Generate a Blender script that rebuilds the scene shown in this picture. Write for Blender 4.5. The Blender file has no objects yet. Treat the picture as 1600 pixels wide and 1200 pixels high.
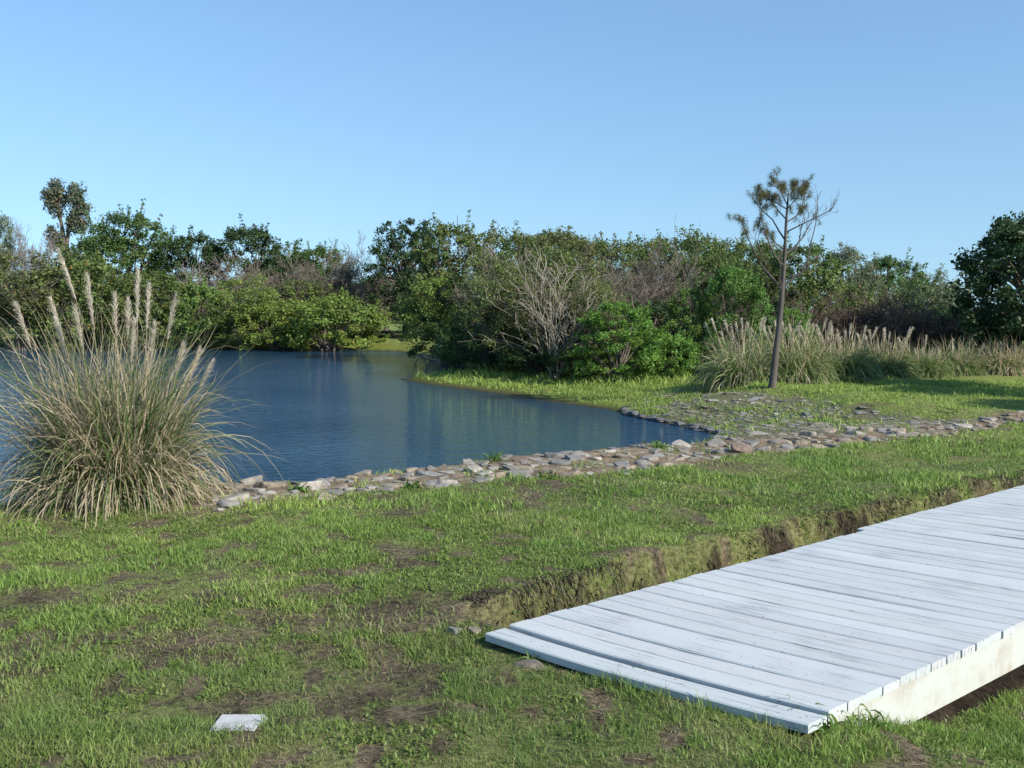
import bpy, math, random
import numpy as np
from mathutils import Vector, noise as mnoise

SC = bpy.context.scene
COL = SC.collection
rng = np.random.default_rng(7)
random.seed(7)

# ------------------------------------------------------------------ camera
CAMZ, F, HOR = 1.65, 1570.0, 480.0
PITCH = math.atan((600 - HOR) / F)
def G(px, py, z=0.0):
    """ground point at height z seen at photo pixel (1600 x 1200)"""
    cx, cy = (px - 800) / F, (600 - py) / F
    dy = math.cos(PITCH) + cy * math.sin(PITCH)
    dz = -math.sin(PITCH) + cy * math.cos(PITCH)
    t = (z - CAMZ) / dz
    return np.array([cx * t, dy * t])
cam = bpy.data.cameras.new('camera'); cam.sensor_width = 36; cam.lens = 36 * F / 1600
cam.clip_start = 0.05; cam.clip_end = 3000
camo = bpy.data.objects.new('camera', cam); COL.objects.link(camo)
camo.location = (0, 0, CAMZ); camo.rotation_euler = (math.radians(90) - PITCH, 0, 0)
SC.camera = camo

# ------------------------------------------------------------------ light
SUN = np.array([0.82, -0.57]); SUN /= np.linalg.norm(SUN)
ELEV = math.radians(34)
sd = Vector((SUN[0] * math.cos(ELEV), SUN[1] * math.cos(ELEV), math.sin(ELEV)))
sl = bpy.data.lights.new('sun', 'SUN'); sl.energy = 5.0; sl.angle = math.radians(0.53); sl.color = (1.0, 0.94, 0.82)
so = bpy.data.objects.new('sun', sl); COL.objects.link(so)
so.rotation_euler = sd.to_track_quat('Z', 'Y').to_euler(); so.location = (30, -15, 25)
w = bpy.data.worlds.new('World'); SC.world = w; w.use_nodes = True
nt = w.node_tree; nt.nodes.clear()
sky = nt.nodes.new('ShaderNodeTexSky'); sky.sky_type = 'NISHITA'; sky.sun_disc = False
sky.sun_elevation = ELEV; sky.sun_rotation = math.atan2(SUN[0], SUN[1])
sky.altitude = 0; sky.air_density = 1.6; sky.dust_density = 0.0; sky.ozone_density = 7.0
bg = nt.nodes.new('ShaderNodeBackground'); bg.inputs[1].default_value = 0.127
ow = nt.nodes.new('ShaderNodeOutputWorld')
wc = nt.nodes.new('ShaderNodeTexCoord'); wm = nt.nodes.new('ShaderNodeMapping')
wm.inputs['Scale'].default_value = (1, 1, .8); wm.inputs['Location'].default_value = (0, 0, .14)   # flattens the pale horizon band
nt.links.new(wc.outputs['Generated'], wm.inputs[0]); nt.links.new(wm.outputs[0], sky.inputs['Vector'])
nt.links.new(sky.outputs[0], bg.inputs[0]); nt.links.new(bg.outputs[0], ow.inputs[0])
vs = SC.view_settings; vs.view_transform = 'Standard'; vs.look = 'None'; vs.exposure = 0.55; vs.gamma = 1.0

# ------------------------------------------------------------------ helpers
def mesh(name, V, F4=None, F3=None, col=None, mat=None, smooth=False):
    me = bpy.data.meshes.new(name)
    V = np.asarray(V, dtype=np.float32)
    parts, starts, n = [], [], 0
    if F4 is not None and len(F4):
        F4 = np.asarray(F4, dtype=np.int32); parts.append(F4.ravel()); starts.append(np.arange(len(F4)) * 4); n = len(F4) * 4
    if F3 is not None and len(F3):
        F3 = np.asarray(F3, dtype=np.int32); parts.append(F3.ravel()); starts.append(n + np.arange(len(F3)) * 3)
    li = np.concatenate(parts).astype(np.int32); st = np.concatenate(starts).astype(np.int32)
    me.vertices.add(len(V)); me.vertices.foreach_set('co', V.ravel())
    me.loops.add(len(li)); me.loops.foreach_set('vertex_index', li)
    me.polygons.add(len(st)); me.polygons.foreach_set('loop_start', st)
    if smooth: me.polygons.foreach_set('use_smooth', np.ones(len(st), dtype=bool))
    me.update(calc_edges=True)
    if col is not None:
        c = np.ones((len(V), 4), dtype=np.float32); c[:, :3] = col
        a = me.attributes.new('Col', 'FLOAT_COLOR', 'POINT'); a.data.foreach_set('color', c.ravel())
    if mat: me.materials.append(mat)
    return me
def obj(name, me, parent=None, color=None, **props):
    o = bpy.data.objects.new(name, me); COL.objects.link(o)
    if parent: o.parent = parent
    if color is not None: o.color = (*color, 1)
    for k, v in props.items(): o[k] = v
    return o
def thing(name, label, category, loc=(0, 0, 0), rz=0, scale=(1, 1, 1), group=None):
    o = bpy.data.objects.new(name, None); COL.objects.link(o); o.empty_display_size = 0.2
    o.location = loc; o.rotation_euler = (0, 0, rz); o.scale = scale
    o['label'] = label; o['category'] = category
    if group: o['group'] = group
    return o

_lat = rng.random((8, 256, 256))
def vnoise(x, y, s, k=0):
    x = np.asarray(x) * s + 31.7 * k; y = np.asarray(y) * s + 17.3 * k
    xi, yi = np.floor(x).astype(int), np.floor(y).astype(int)
    fx, fy = x - xi, y - yi
    fx = fx * fx * (3 - 2 * fx); fy = fy * fy * (3 - 2 * fy)
    L = _lat[k % 8]; g = lambda a, b: L[(xi + a) & 255, (yi + b) & 255]
    return (g(0, 0) * (1 - fx) + g(1, 0) * fx) * (1 - fy) + (g(0, 1) * (1 - fx) + g(1, 1) * fx) * fy
def fbm(x, y, s, k=0):
    return 0.5 * vnoise(x, y, s, k) + 0.3 * vnoise(x, y, s * 2.1, k + 1) + 0.2 * vnoise(x, y, s * 4.3, k + 2)
def sstep(a, b, x):
    t = np.clip((x - a) / (b - a), 0, 1); return t * t * (3 - 2 * t)
def mix(a, b, t):
    t = np.asarray(t)[..., None]; return np.asarray(a) * (1 - t) + np.asarray(b) * t
def norm(v): return v / np.maximum(np.linalg.norm(v, axis=-1, keepdims=True), 1e-9)

def tubes(lines, sides=5):
    """lines: list of (pts[n,3], radii[n]) -> one mesh of tapered tubes"""
    V, Q, n = [], [], 0
    ang = np.arange(sides) * 2 * math.pi / sides
    for P, R in lines:
        P = np.asarray(P, float); R = np.asarray(R, float)
        T = norm(np.gradient(P, axis=0))
        ref = np.array([1.0, 0.13, 0.07]) if abs(T[:, 0]).mean() < 0.75 else np.array([0.05, 1, 0.1])
        A = norm(np.cross(T, ref)); B = np.cross(T, A)
        ring = P[:, None] + R[:, None, None] * (np.cos(ang)[None, :, None] * A[:, None] + np.sin(ang)[None, :, None] * B[:, None])
        V.append(ring.reshape(-1, 3)); m = len(P)
        i = np.arange(m - 1)[:, None] * sides; j = np.arange(sides)[None]; k = (j + 1) % sides
        Q.append((n + np.stack([i + j, i + k, i + sides + k, i + sides + j], -1)).reshape(-1, 4)); n += m * sides
    return np.concatenate(V), np.concatenate(Q)

# ------------------------------------------------------------------ materials
def newmat(name):
    m = bpy.data.materials.new(name); m.use_nodes = True
    N = m.node_tree.nodes; N.clear(); return m, N, m.node_tree.links
def node(N, t, **k):
    n = N.new(t)
    for a, b in k.items(): setattr(n, a, b)
    return n
def leaf_mat(name, use_obj=True, trans=0.3, rough=0.5, spec=0.35):
    m, N, L = newmat(name)
    at = node(N, 'ShaderNodeAttribute', attribute_name='Col')
    c = at.outputs['Color']
    if use_obj:
        oi = N.new('ShaderNodeObjectInfo'); mx = node(N, 'ShaderNodeMix', data_type='RGBA', blend_type='MULTIPLY')
        mx.inputs[0].default_value = 1; L.new(c, mx.inputs[6]); L.new(oi.outputs['Color'], mx.inputs[7]); c = mx.outputs[2]
    p = N.new('ShaderNodeBsdfPrincipled'); p.inputs['Roughness'].default_value = rough
    p.inputs['Specular IOR Level'].default_value = spec
    t = N.new('ShaderNodeBsdfTranslucent'); ms = N.new('ShaderNodeMixShader'); ms.inputs[0].default_value = trans
    o = N.new('ShaderNodeOutputMaterial')
    L.new(c, p.inputs['Base Color']); L.new(c, t.inputs[0])
    L.new(p.outputs[0], ms.inputs[1]); L.new(t.outputs[0], ms.inputs[2]); L.new(ms.outputs[0], o.inputs[0])
    return m
M_leaf = leaf_mat('leaf', True, .38, .5, .3); M_blade = leaf_mat('grass_blade', False, 0.38, 0.5, 0.3)
M_plume = leaf_mat('plume', False, 0.35, 0.8, 0.1)

def noisy_mat(name, c1, c2, scale, rough=0.85, use_obj=False, bump=0.3, stretch=(1, 1, 1), c3=None, coord='Object'):
    m, N, L = newmat(name)
    tc = N.new('ShaderNodeTexCoord'); mp = N.new('ShaderNodeMapping'); mp.inputs['Scale'].default_value = stretch
    L.new(tc.outputs[coord], mp.inputs[0])
    nz = N.new('ShaderNodeTexNoise'); nz.inputs['Scale'].default_value = scale; nz.inputs['Detail'].default_value = 8
    nz.inputs['Roughness'].default_value = 0.65; L.new(mp.outputs[0], nz.inputs['Vector'])
    cr = N.new('ShaderNodeValToRGB'); e = cr.color_ramp.elements
    e[0].position = 0.33; e[0].color = (*c1, 1); e[1].position = 0.68; e[1].color = (*c2, 1)
    if c3: x = e.new(0.5); x.color = (*c3, 1)
    L.new(nz.outputs[0], cr.inputs[0]); c = cr.outputs[0]
    if use_obj:
        oi = N.new('ShaderNodeObjectInfo'); mx = node(N, 'ShaderNodeMix', data_type='RGBA', blend_type='MULTIPLY')
        mx.inputs[0].default_value = 1; L.new(c, mx.inputs[6]); L.new(oi.outputs['Color'], mx.inputs[7]); c = mx.outputs[2]
    p = N.new('ShaderNodeBsdfPrincipled'); p.inputs['Roughness'].default_value = rough; p.inputs['Specular IOR Level'].default_value = 0.25
    L.new(c, p.inputs['Base Color'])
    b = N.new('ShaderNodeBump'); b.inputs['Strength'].default_value = bump; b.inputs['Distance'].default_value = 0.02
    L.new(nz.outputs[0], b.inputs['Height']); L.new(b.outputs[0], p.inputs['Normal'])
    o = N.new('ShaderNodeOutputMaterial'); L.new(p.outputs[0], o.inputs[0])
    return m
M_bark = noisy_mat('bark', (0.7, 0.7, 0.7), (1.25, 1.2, 1.15), 9, use_obj=True, stretch=(1, 1, .3))
M_stone = noisy_mat('stone', (0.6, 0.58, 0.55), (1.2, 1.2, 1.2), 3.5, use_obj=True, bump=0.5, c3=(0.95, 0.93, 0.9))
M_slab = noisy_mat('weathered_concrete', (0.27, 0.26, 0.25), (0.47, 0.47, 0.46), 14, bump=0.3, c3=(0.43, 0.43, 0.42))
M_timber = noisy_mat('raw_timber', (0.10, 0.07, 0.06), (0.2, 0.15, 0.12), 12, stretch=(1, 8, 8))

# ground: albedo in Col, broken up by a fine noise
m, N, L = newmat('earth_and_turf'); M_ground = m
at = node(N, 'ShaderNodeAttribute', attribute_name='Col'); tc = N.new('ShaderNodeTexCoord')
nz = N.new('ShaderNodeTexNoise'); nz.inputs['Scale'].default_value = 28; nz.inputs['Detail'].default_value = 9; nz.inputs['Roughness'].default_value = 0.75
L.new(tc.outputs['Object'], nz.inputs['Vector'])
cr = N.new('ShaderNodeValToRGB'); cr.color_ramp.elements[0].position = .36; cr.color_ramp.elements[0].color = (.28, .28, .28, 1)
cr.color_ramp.elements[1].position = .68; cr.color_ramp.elements[1].color = (1.75, 1.72, 1.65, 1); L.new(nz.outputs[0], cr.inputs[0])
mx = node(N, 'ShaderNodeMix', data_type='RGBA', blend_type='MULTIPLY'); mx.inputs[0].default_value = 1
L.new(at.outputs['Color'], mx.inputs[6]); L.new(cr.outputs[0], mx.inputs[7])
p = N.new('ShaderNodeBsdfPrincipled'); p.inputs['Roughness'].default_value = .95; p.inputs['Specular IOR Level'].default_value = .1
L.new(mx.outputs[2], p.inputs['Base Color'])
b = N.new('ShaderNodeBump'); b.inputs['Strength'].default_value = .7; b.inputs['Distance'].default_value = .02
L.new(nz.outputs[0], b.inputs['Height']); L.new(b.outputs[0], p.inputs['Normal'])
o = N.new('ShaderNodeOutputMaterial'); L.new(p.outputs[0], o.inputs[0])

# water
m, N, L = newmat('pond_water'); M_water = m
tc = N.new('ShaderNodeTexCoord'); mp = N.new('ShaderNodeMapping'); mp.inputs['Scale'].default_value = (1, 1.6, 1)
mp.inputs['Rotation'].default_value = (0, 0, .35); L.new(tc.outputs['Object'], mp.inputs[0])
n1 = N.new('ShaderNodeTexNoise'); n1.inputs['Scale'].default_value = 4.0; n1.inputs['Detail'].default_value = 4; n1.inputs['Roughness'].default_value = .6
n2 = N.new('ShaderNodeTexNoise'); n2.inputs['Scale'].default_value = .22; n2.inputs['Detail'].default_value = 3
L.new(mp.outputs[0], n1.inputs['Vector']); L.new(tc.outputs['Object'], n2.inputs['Vector'])
mr = N.new('ShaderNodeMapRange'); mr.inputs[1].default_value = .35; mr.inputs[2].default_value = .65; mr.inputs[3].default_value = .5; mr.inputs[4].default_value = 1.0
L.new(n2.outputs[0], mr.inputs[0])
b = N.new('ShaderNodeBump'); b.inputs['Distance'].default_value = .085
L.new(mr.outputs[0], b.inputs['Strength']); L.new(n1.outputs[0], b.inputs['Height'])
p = N.new('ShaderNodeBsdfPrincipled'); p.inputs['Base Color'].default_value = (.011, .040, .080, 1); p.inputs['Roughness'].default_value = .04
p.inputs['IOR'].default_value = 1.33; L.new(b.outputs[0], p.inputs['Normal'])
o = N.new('ShaderNodeOutputMaterial'); L.new(p.outputs[0], o.inputs[0])

# white deck paint with worn streaks running along the planks (local x)
m, N, L = newmat('worn_white_paint'); M_paint = m
tc = N.new('ShaderNodeTexCoord'); mp = N.new('ShaderNodeMapping'); mp.inputs['Scale'].default_value = (.9, 60, 8); L.new(tc.outputs['Object'], mp.inputs[0])
n1 = N.new('ShaderNodeTexNoise'); n1.inputs['Scale'].default_value = 2.0; n1.inputs['Detail'].default_value = 7; n1.inputs['Roughness'].default_value = .7; L.new(mp.outputs[0], n1.inputs['Vector'])
n2 = N.new('ShaderNodeTexNoise'); n2.inputs['Scale'].default_value = 3.0; n2.inputs['Detail'].default_value = 6; L.new(tc.outputs['Object'], n2.inputs['Vector'])
n3 = N.new('ShaderNodeTexNoise'); n3.inputs['Scale'].default_value = 45; n3.inputs['Detail'].default_value = 3; L.new(tc.outputs['Object'], n3.inputs['Vector'])
ad = node(N, 'ShaderNodeMath', operation='MULTIPLY_ADD'); ad.inputs[1].default_value = .35; L.new(n2.outputs[0], ad.inputs[0]); L.new(n1.outputs[0], ad.inputs[2])
cr = N.new('ShaderNodeValToRGB'); e = cr.color_ramp.elements
e[0].position = .515; e[0].color = (.14, .145, .155, 1); e[1].position = .63; e[1].color = (.465, .485, .48, 1)
x = e.new(.575); x.color = (.38, .395, .395, 1); L.new(ad.outputs[0], cr.inputs[0])
c2 = N.new('ShaderNodeValToRGB'); e = c2.color_ramp.elements; e[0].position = .26; e[0].color = (.45, .38, .32, 1); e[1].position = .34; e[1].color = (1, 1, 1, 1); L.new(n3.outputs[0], c2.inputs[0])
at = node(N, 'ShaderNodeAttribute', attribute_name='Col')
mx = node(N, 'ShaderNodeMix', data_type='RGBA', blend_type='MULTIPLY'); mx.inputs[0].default_value = 1; L.new(cr.outputs[0], mx.inputs[6]); L.new(c2.outputs[0], mx.inputs[7])
my = node(N, 'ShaderNodeMix', data_type='RGBA', blend_type='MULTIPLY'); my.inputs[0].default_value = 1; L.new(mx.outputs[2], my.inputs[6]); L.new(at.outputs['Color'], my.inputs[7])
p = N.new('ShaderNodeBsdfPrincipled'); p.inputs['Roughness'].default_value = .6; p.inputs['Specular IOR Level'].default_value = .3; L.new(my.outputs[2], p.inputs['Base Color'])
b = N.new('ShaderNodeBump'); b.inputs['Strength'].default_value = .35; b.inputs['Distance'].default_value = .006; L.new(n1.outputs[0], b.inputs['Height']); L.new(b.outputs[0], p.inputs['Normal'])
o = N.new('ShaderNodeOutputMaterial'); L.new(p.outputs[0], o.inputs[0])

# ------------------------------------------------------------------ layout
WZ = -0.45
Rpx = [(-700, 850), (-300, 810), (0, 782), (150, 768), (340, 757), (470, 750), (580, 738), (720, 725), (800, 713), (930, 705), (1000, 698), (1060, 695)]
R = np.array([G(a, b) for a, b in Rpx])
Wv, Ws = [], []
T = norm(np.gradient(R, axis=0)); NRM = np.stack([-T[:, 1], T[:, 0]], 1)
for q, n_ in zip(R, NRM): Wv.append(q + n_ * .75); Ws.append(.6)
for a, b, s in [(1105, 690, .3), (1140, 686, .22), (1090, 672, .16), (1040, 662, .15), (985, 650, .18), (950, 640, .12), (860, 628, .06), (760, 613, .05), (660, 600, .07), (622, 592, .1),
                (700, 583.5, .08), (745, 580, .1), (770, 577, .15), (720, 566, .25), (680, 557, .3), (620, 549, .35), (560, 547, .4), (400, 545, .4), (250, 543, .4), (100, 541, .4), (-200, 540, .4), (-900, 545, .4)]:
    Wv.append(G(a, b, WZ)); Ws.append(s)
Wv = np.array(Wv); Ws = np.array(Ws)
DA, DB = G(1140, 686, WZ), G(1590, 655, 0)
# boardwalk frame
C0 = G(760, 990, .07); C1 = G(1262, 1132, .07)
BN = norm(C1 - C0); BW = np.linalg.norm(C1 - C0)
BU = norm(G(1345, 833, .07) - C0)
BM = np.linalg.inv(np.stack([BN, BU], 1))
def board_coords(x, y):
    p = np.stack([x - C0[0], y - C0[1]], -1) @ BM.T
    return p[..., 0], p[..., 1]       # across (0..BW), along (0..)

def water_sd(x, y):
    P = np.stack([np.asarray(x, float).ravel(), np.asarray(y, float).ravel()], 1)
    best = np.full(len(P), 1e9); sl_ = np.zeros(len(P)); ins = np.zeros(len(P), bool)
    for i in range(len(Wv)):
        a, b_ = Wv[i], Wv[(i + 1) % len(Wv)]; d = b_ - a
        t = np.clip(((P - a) @ d) / (d @ d), 0, 1)
        dist = np.linalg.norm(P - a - t[:, None] * d, axis=1)
        k = dist < best; best[k] = dist[k]; sl_[k] = (Ws[i] * (1 - t) + Ws[(i + 1) % len(Wv)] * t)[k]
        c = (a[1] > P[:, 1]) != (b_[1] > P[:, 1])
        with np.errstate(divide='ignore', invalid='ignore'):
            ins ^= c & (P[:, 0] < (b_[0] - a[0]) * (P[:, 1] - a[1]) / (b_[1] - a[1]) + a[0])
    return np.where(ins, -best, best).reshape(np.shape(x)), sl_.reshape(np.shape(x))
def farside(x, y):
    d = DB - DA; return (d[0] * (y - DA[1]) - d[1] * (x - DA[0])) / np.linalg.norm(d)
def H(x, y):
    x = np.asarray(x, float); y = np.asarray(y, float)
    sd_, s = water_sd(x, y)
    z = np.where(sd_ > 0, WZ + sd_ * s, WZ - np.minimum(.6, .4 * -sd_))
    d = DB - DA; L_ = np.linalg.norm(d); t = np.clip(((x - DA[0]) * d[0] + (y - DA[1]) * d[1]) / L_ ** 2, 0, 1)
    lat = farside(x, y); ex = np.hypot(x - DA[0] - t * d[0], y - DA[1] - t * d[1])
    zd = -.42 * (1 - t) + np.where(lat > 0, .19, .24) * ex
    z = np.minimum(z, np.maximum(zd, WZ))
    step = sstep(-.03, .02, z) * .07 * (lat > 0) * (y > 12)
    z = np.minimum(z, 0) + step
    dry = sstep(-.5, -.2, z)
    z = z + dry * ((vnoise(x, y, .7, 3) - .5) * .07 + (vnoise(x, y, 3.1, 4) - .5) * .028 + (vnoise(x, y, 9, 5) - .5) * .012) * np.clip(40 / np.maximum(np.hypot(x, y), 1), 0, 1)
    a, u = board_coords(x, y)
    # trench beside and under the boardwalk
    thin = sstep(3.4, 5.5, u)
    wob_ = .06 - .16 * thin + (vnoise(x, y, 2.2, 6) - .5) * .22 + (vnoise(x, y, 11, 1) - .5) * .06
    z = z + .08 * sstep(-1.6, -.5, a) * sstep(-.1, .5, u) * sstep(14, 12, u) * (a < .5)
    tr = sstep(-.46, -.32, a + wob_ + (vnoise(x, y, 26, 5) - .5) * .07) * sstep(BW - .08, BW - .3, a) * sstep(.15, .6, u) * sstep(14, 12, u)
    z = z - tr * (.25 + .06 * vnoise(x, y, 6, 2))
    lowr = sstep(BW - .35, BW + .02, a) * (.12 * sstep(-.3, .1, u) + .88 * sstep(.15, 1.0, u)) * sstep(14, 10, u) * sstep(BW + 3, BW + 1.0, a)
    return z - lowr * .215
SOIL = [(70, 1000, 90, 30), (30, 1020, 60, 22), (215, 938, 70, 16), (150, 990, 60, 20), (300, 1010, 110, 22), (570, 968, 110, 22), (650, 962, 50, 16), (600, 1062, 90, 26), (500, 930, 50, 14),
        (60, 935, 60, 12), (660, 1080, 50, 14), (350, 1095, 60, 16), (640, 802, 40, 8), (900, 760, 90, 12), (1120, 728, 70, 9), (820, 770, 40, 8), (760, 965, 60, 16), (480, 1015, 50, 12)]
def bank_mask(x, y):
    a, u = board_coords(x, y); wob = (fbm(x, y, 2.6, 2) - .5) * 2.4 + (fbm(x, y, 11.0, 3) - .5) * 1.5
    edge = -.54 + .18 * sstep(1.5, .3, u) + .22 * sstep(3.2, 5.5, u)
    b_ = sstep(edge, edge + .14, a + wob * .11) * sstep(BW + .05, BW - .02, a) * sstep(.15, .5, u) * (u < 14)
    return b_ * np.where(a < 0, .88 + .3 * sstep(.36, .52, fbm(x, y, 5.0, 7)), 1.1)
def soil_mask(x, y):
    s = np.zeros(np.shape(x))
    wob = (fbm(x, y, 2.6, 2) - .5) * 2.4 + (fbm(x, y, 11.0, 3) - .5) * 1.5
    for a, b_, rx, ry in SOIL:
        c = G(a, b_); ex = abs(G(a + rx, b_)[0] - c[0]); ey = abs(G(a, b_ - ry)[1] - c[1])
        d = np.hypot((x - c[0]) / ex, (y - c[1]) / ey) + wob
        s = np.maximum(s, sstep(1.3, .45, d))
    s = .92 * s * (.5 + .5 * sstep(.36, .56, fbm(x, y, 7.0, 6)))
    a, u = board_coords(x, y)
    s = np.maximum(s, bank_mask(x, y))
    s = np.maximum(s, .8 * sstep(.66, .78, fbm(x, y, 2.3, 5)))
    s = np.maximum(s, .85 * sstep(.68, .80, vnoise(x, y, 8.0, 6)) * sstep(11, 7, np.hypot(x, y)))
    return np.clip(s, 0, 1)
# rock band along the near bank: between lawn line and water-side line
Npx = [(300, 800), (345, 797), (480, 780), (600, 772), (700, 760), (800, 751), (900, 745), (1000, 736), (1080, 724), (1160, 710), (1260, 702), (1350, 692), (1440, 684), (1520, 674), (1600, 664), (1700, 655)]
Tpx = [(300, 757), (345, 757), (480, 749), (600, 736), (700, 727), (800, 713), (900, 707), (1000, 698), (1080, 693), (1160, 686), (1260, 682), (1350, 676), (1440, 668), (1520, 659), (1600, 653), (1700, 645)]
NL = np.array([G(a, b) for a, b in Npx]); TL = np.array([G(a, b) for a, b in Tpx])
def band_v(x, y):
    """0 at the lawn side .. 1 at the water side of the rock band"""
    th = np.asarray(x) / np.maximum(np.asarray(y), .1)
    tn = NL[:, 0] / NL[:, 1]; tt = TL[:, 0] / TL[:, 1]
    a = np.interp(th, tn, NL[:, 1]); b_ = np.interp(th, tt, TL[:, 1])
    v = (y - a) / (b_ - a)
    return np.where((th < tn[0]) | (th > tn[-1]), -9, v)

MPOLY = np.array([(974, 640), (1000, 622), (1030, 612), (1078, 604), (1200, 614), (1330, 634), (1450, 653), (1530, 656), (1440, 668), (1330, 676), (1260, 682), (1180, 687), (1130, 684), (1090, 672), (1040, 663), (985, 650)], float)
def to_photo(x, y, z):
    f_ = y * math.cos(PITCH) - (z - CAMZ) * math.sin(PITCH); u_ = y * math.sin(PITCH) + (z - CAMZ) * math.cos(PITCH)
    f_ = np.maximum(f_, .1); return 800 + F * x / f_, 600 - F * u_ / f_
def mound_mask(x, y):
    x = np.asarray(x, float); y = np.asarray(y, float)
    xx, yy = to_photo(x, y, H(x, y)); xx = xx + (vnoise(x, y, 2.5, 2) - .5) * 22; yy = yy + (vnoise(x, y, 2.5, 3) - .5) * 8
    ins = np.zeros(x.shape, bool)
    for i in range(len(MPOLY)):
        a, b_ = MPOLY[i], MPOLY[(i + 1) % len(MPOLY)]
        if a[1] == b_[1]: continue
        c = (a[1] > yy) != (b_[1] > yy); ins ^= c & (xx < (b_[0] - a[0]) * (yy - a[1]) / (b_[1] - a[1]) + a[0])
    return ins & (y > 11.5) & (y < 27)
# ------------------------------------------------------------------ ground sheet
ang = np.radians(np.concatenate([np.arange(-180, -48, 6), np.arange(-48, 48, .22), np.arange(48, 180, 6)]))
rad = np.concatenate([.7 * 1.0092 ** np.arange(0, 490), 63 * 1.12 ** np.arange(1, 20)])
AA, RR = np.meshgrid(ang, rad); X = RR * np.sin(AA); Y = RR * np.cos(AA); Z = H(X, Y)
_Zf = Z[:, np.r_[0:len(ang), 0]]; _af = np.append(ang, math.pi)
def H(x, y):
    x = np.asarray(x, float); y = np.asarray(y, float); r = np.hypot(x, y); a = np.arctan2(x, y)
    ri = np.clip(np.interp(r, rad, np.arange(len(rad))), 0, len(rad) - 1.001); ai = np.clip(np.interp(a, _af, np.arange(len(_af))), 0, len(_af) - 1.001)
    r0 = ri.astype(int); a0 = ai.astype(int); fr = ri - r0; fa = ai - a0
    return (_Zf[r0, a0] * (1 - fa) + _Zf[r0, a0 + 1] * fa) * (1 - fr) + (_Zf[r0 + 1, a0] * (1 - fa) + _Zf[r0 + 1, a0 + 1] * fa) * fr
def ground_col(X, Y, Z):
    g = mix((.09, .115, .035), (.17, .175, .07), fbm(X, Y, .9, 1))
    g = mix(g, (.20, .255, .065), sstep(9, 16, Y) * .8)
    s = soil_mask(X, Y)
    soil = mix((.04, .03, .023), (.16, .12, .09), vnoise(X, Y, 7, 3))
    g = mix(g, soil, np.maximum(s, .35 * vnoise(X, Y, 5, 2)))
    g = g * (1 - .68 * np.clip(bank_mask(X, Y), 0, 1))[..., None]  # dark earth of the cut bank, with overhang shade worked into its colour
    v = band_v(X, Y); bm = sstep(-.15, .1, v) * sstep(1.6, 1.1, v)
    g = mix(g, mix((.11, .08, .055), (.28, .22, .15), vnoise(X, Y, 9, 1)), bm)
    far = farside(X, Y); mound = mound_mask(X, Y) * 1.0
    g = mix(g, mix((.09, .095, .05), (.17, .155, .11), fbm(X, Y, 2, 4)), mound * .9)
    pen = (Z < -.12) * (Z > WZ) * (Y > 20)
    g = mix(g, mix((.13, .18, .03), (.18, .17, .05), fbm(X, Y, 1.5, 2)), pen * .8)
    g = mix(g, (.03, .026, .02), sstep(WZ + .08, WZ - .02, Z))
    return g
na, nr = len(ang), len(rad)
V = np.stack([X, Y, Z], -1).reshape(-1, 3)
i = np.arange(nr - 1)[:, None] * na; j = np.arange(na)[None]; k = (j + 1) % na
Q = np.stack([i + j, i + k, i + na + k, i + na + j], -1).reshape(-1, 4)[:, ::-1]
cv = len(V); V = np.vstack([V, [[0, 0, float(H(np.array([0.]), np.array([0.]))[0])]]])
T3 = np.stack([np.full(na, cv), np.arange(na), (np.arange(na) + 1) % na], 1)[:, ::-1]
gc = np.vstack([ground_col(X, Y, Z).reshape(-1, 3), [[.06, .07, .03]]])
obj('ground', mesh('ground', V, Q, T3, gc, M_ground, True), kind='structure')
pv = np.array([[-95, 6.5, WZ], [14, 6.5, WZ], [14, 62, WZ], [-95, 62, WZ]], float)
obj('pond_water', mesh('pond_water', pv, [[0, 1, 2, 3]], None, None, M_water), kind='structure')

# ------------------------------------------------------------------ grass
def blades(x, y, z, L_, W_, col, lean=.6, flat=None):
    n = len(x); az = rng.random(n) * 2 * math.pi; ln = np.abs(rng.normal(0, lean, n)) if flat is None else rng.normal(flat, .1, n)
    D = np.stack([np.cos(az) * np.sin(ln), np.sin(az) * np.sin(ln), np.cos(ln)], 1)
    sa = rng.random(n) * 2 * math.pi; S = np.stack([np.cos(sa), np.sin(sa), np.zeros(n)], 1)
    P = np.stack([x, y, z - .006], 1); L1 = L_[:, None]; W1 = W_[:, None] / 2
    M_ = P + D * L1 * .55
    D2 = norm(D + np.stack([np.cos(az), np.sin(az), -.3 * np.ones(n)], 1) * (.15 + .75 * rng.random((n, 1))) * (1 if flat is None else .2))
    Tp = M_ + D2 * L1 * .5
    V = np.stack([P - S * W1, P + S * W1, M_ + S * W1 * .8, M_ - S * W1 * .8, Tp], 1).reshape(-1, 3)
    b0 = np.arange(n)[:, None] * 5
    return V, b0 + np.array([0, 1, 2, 3]), b0 + np.array([3, 2, 4]), np.repeat(col, 5, axis=0)
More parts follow.
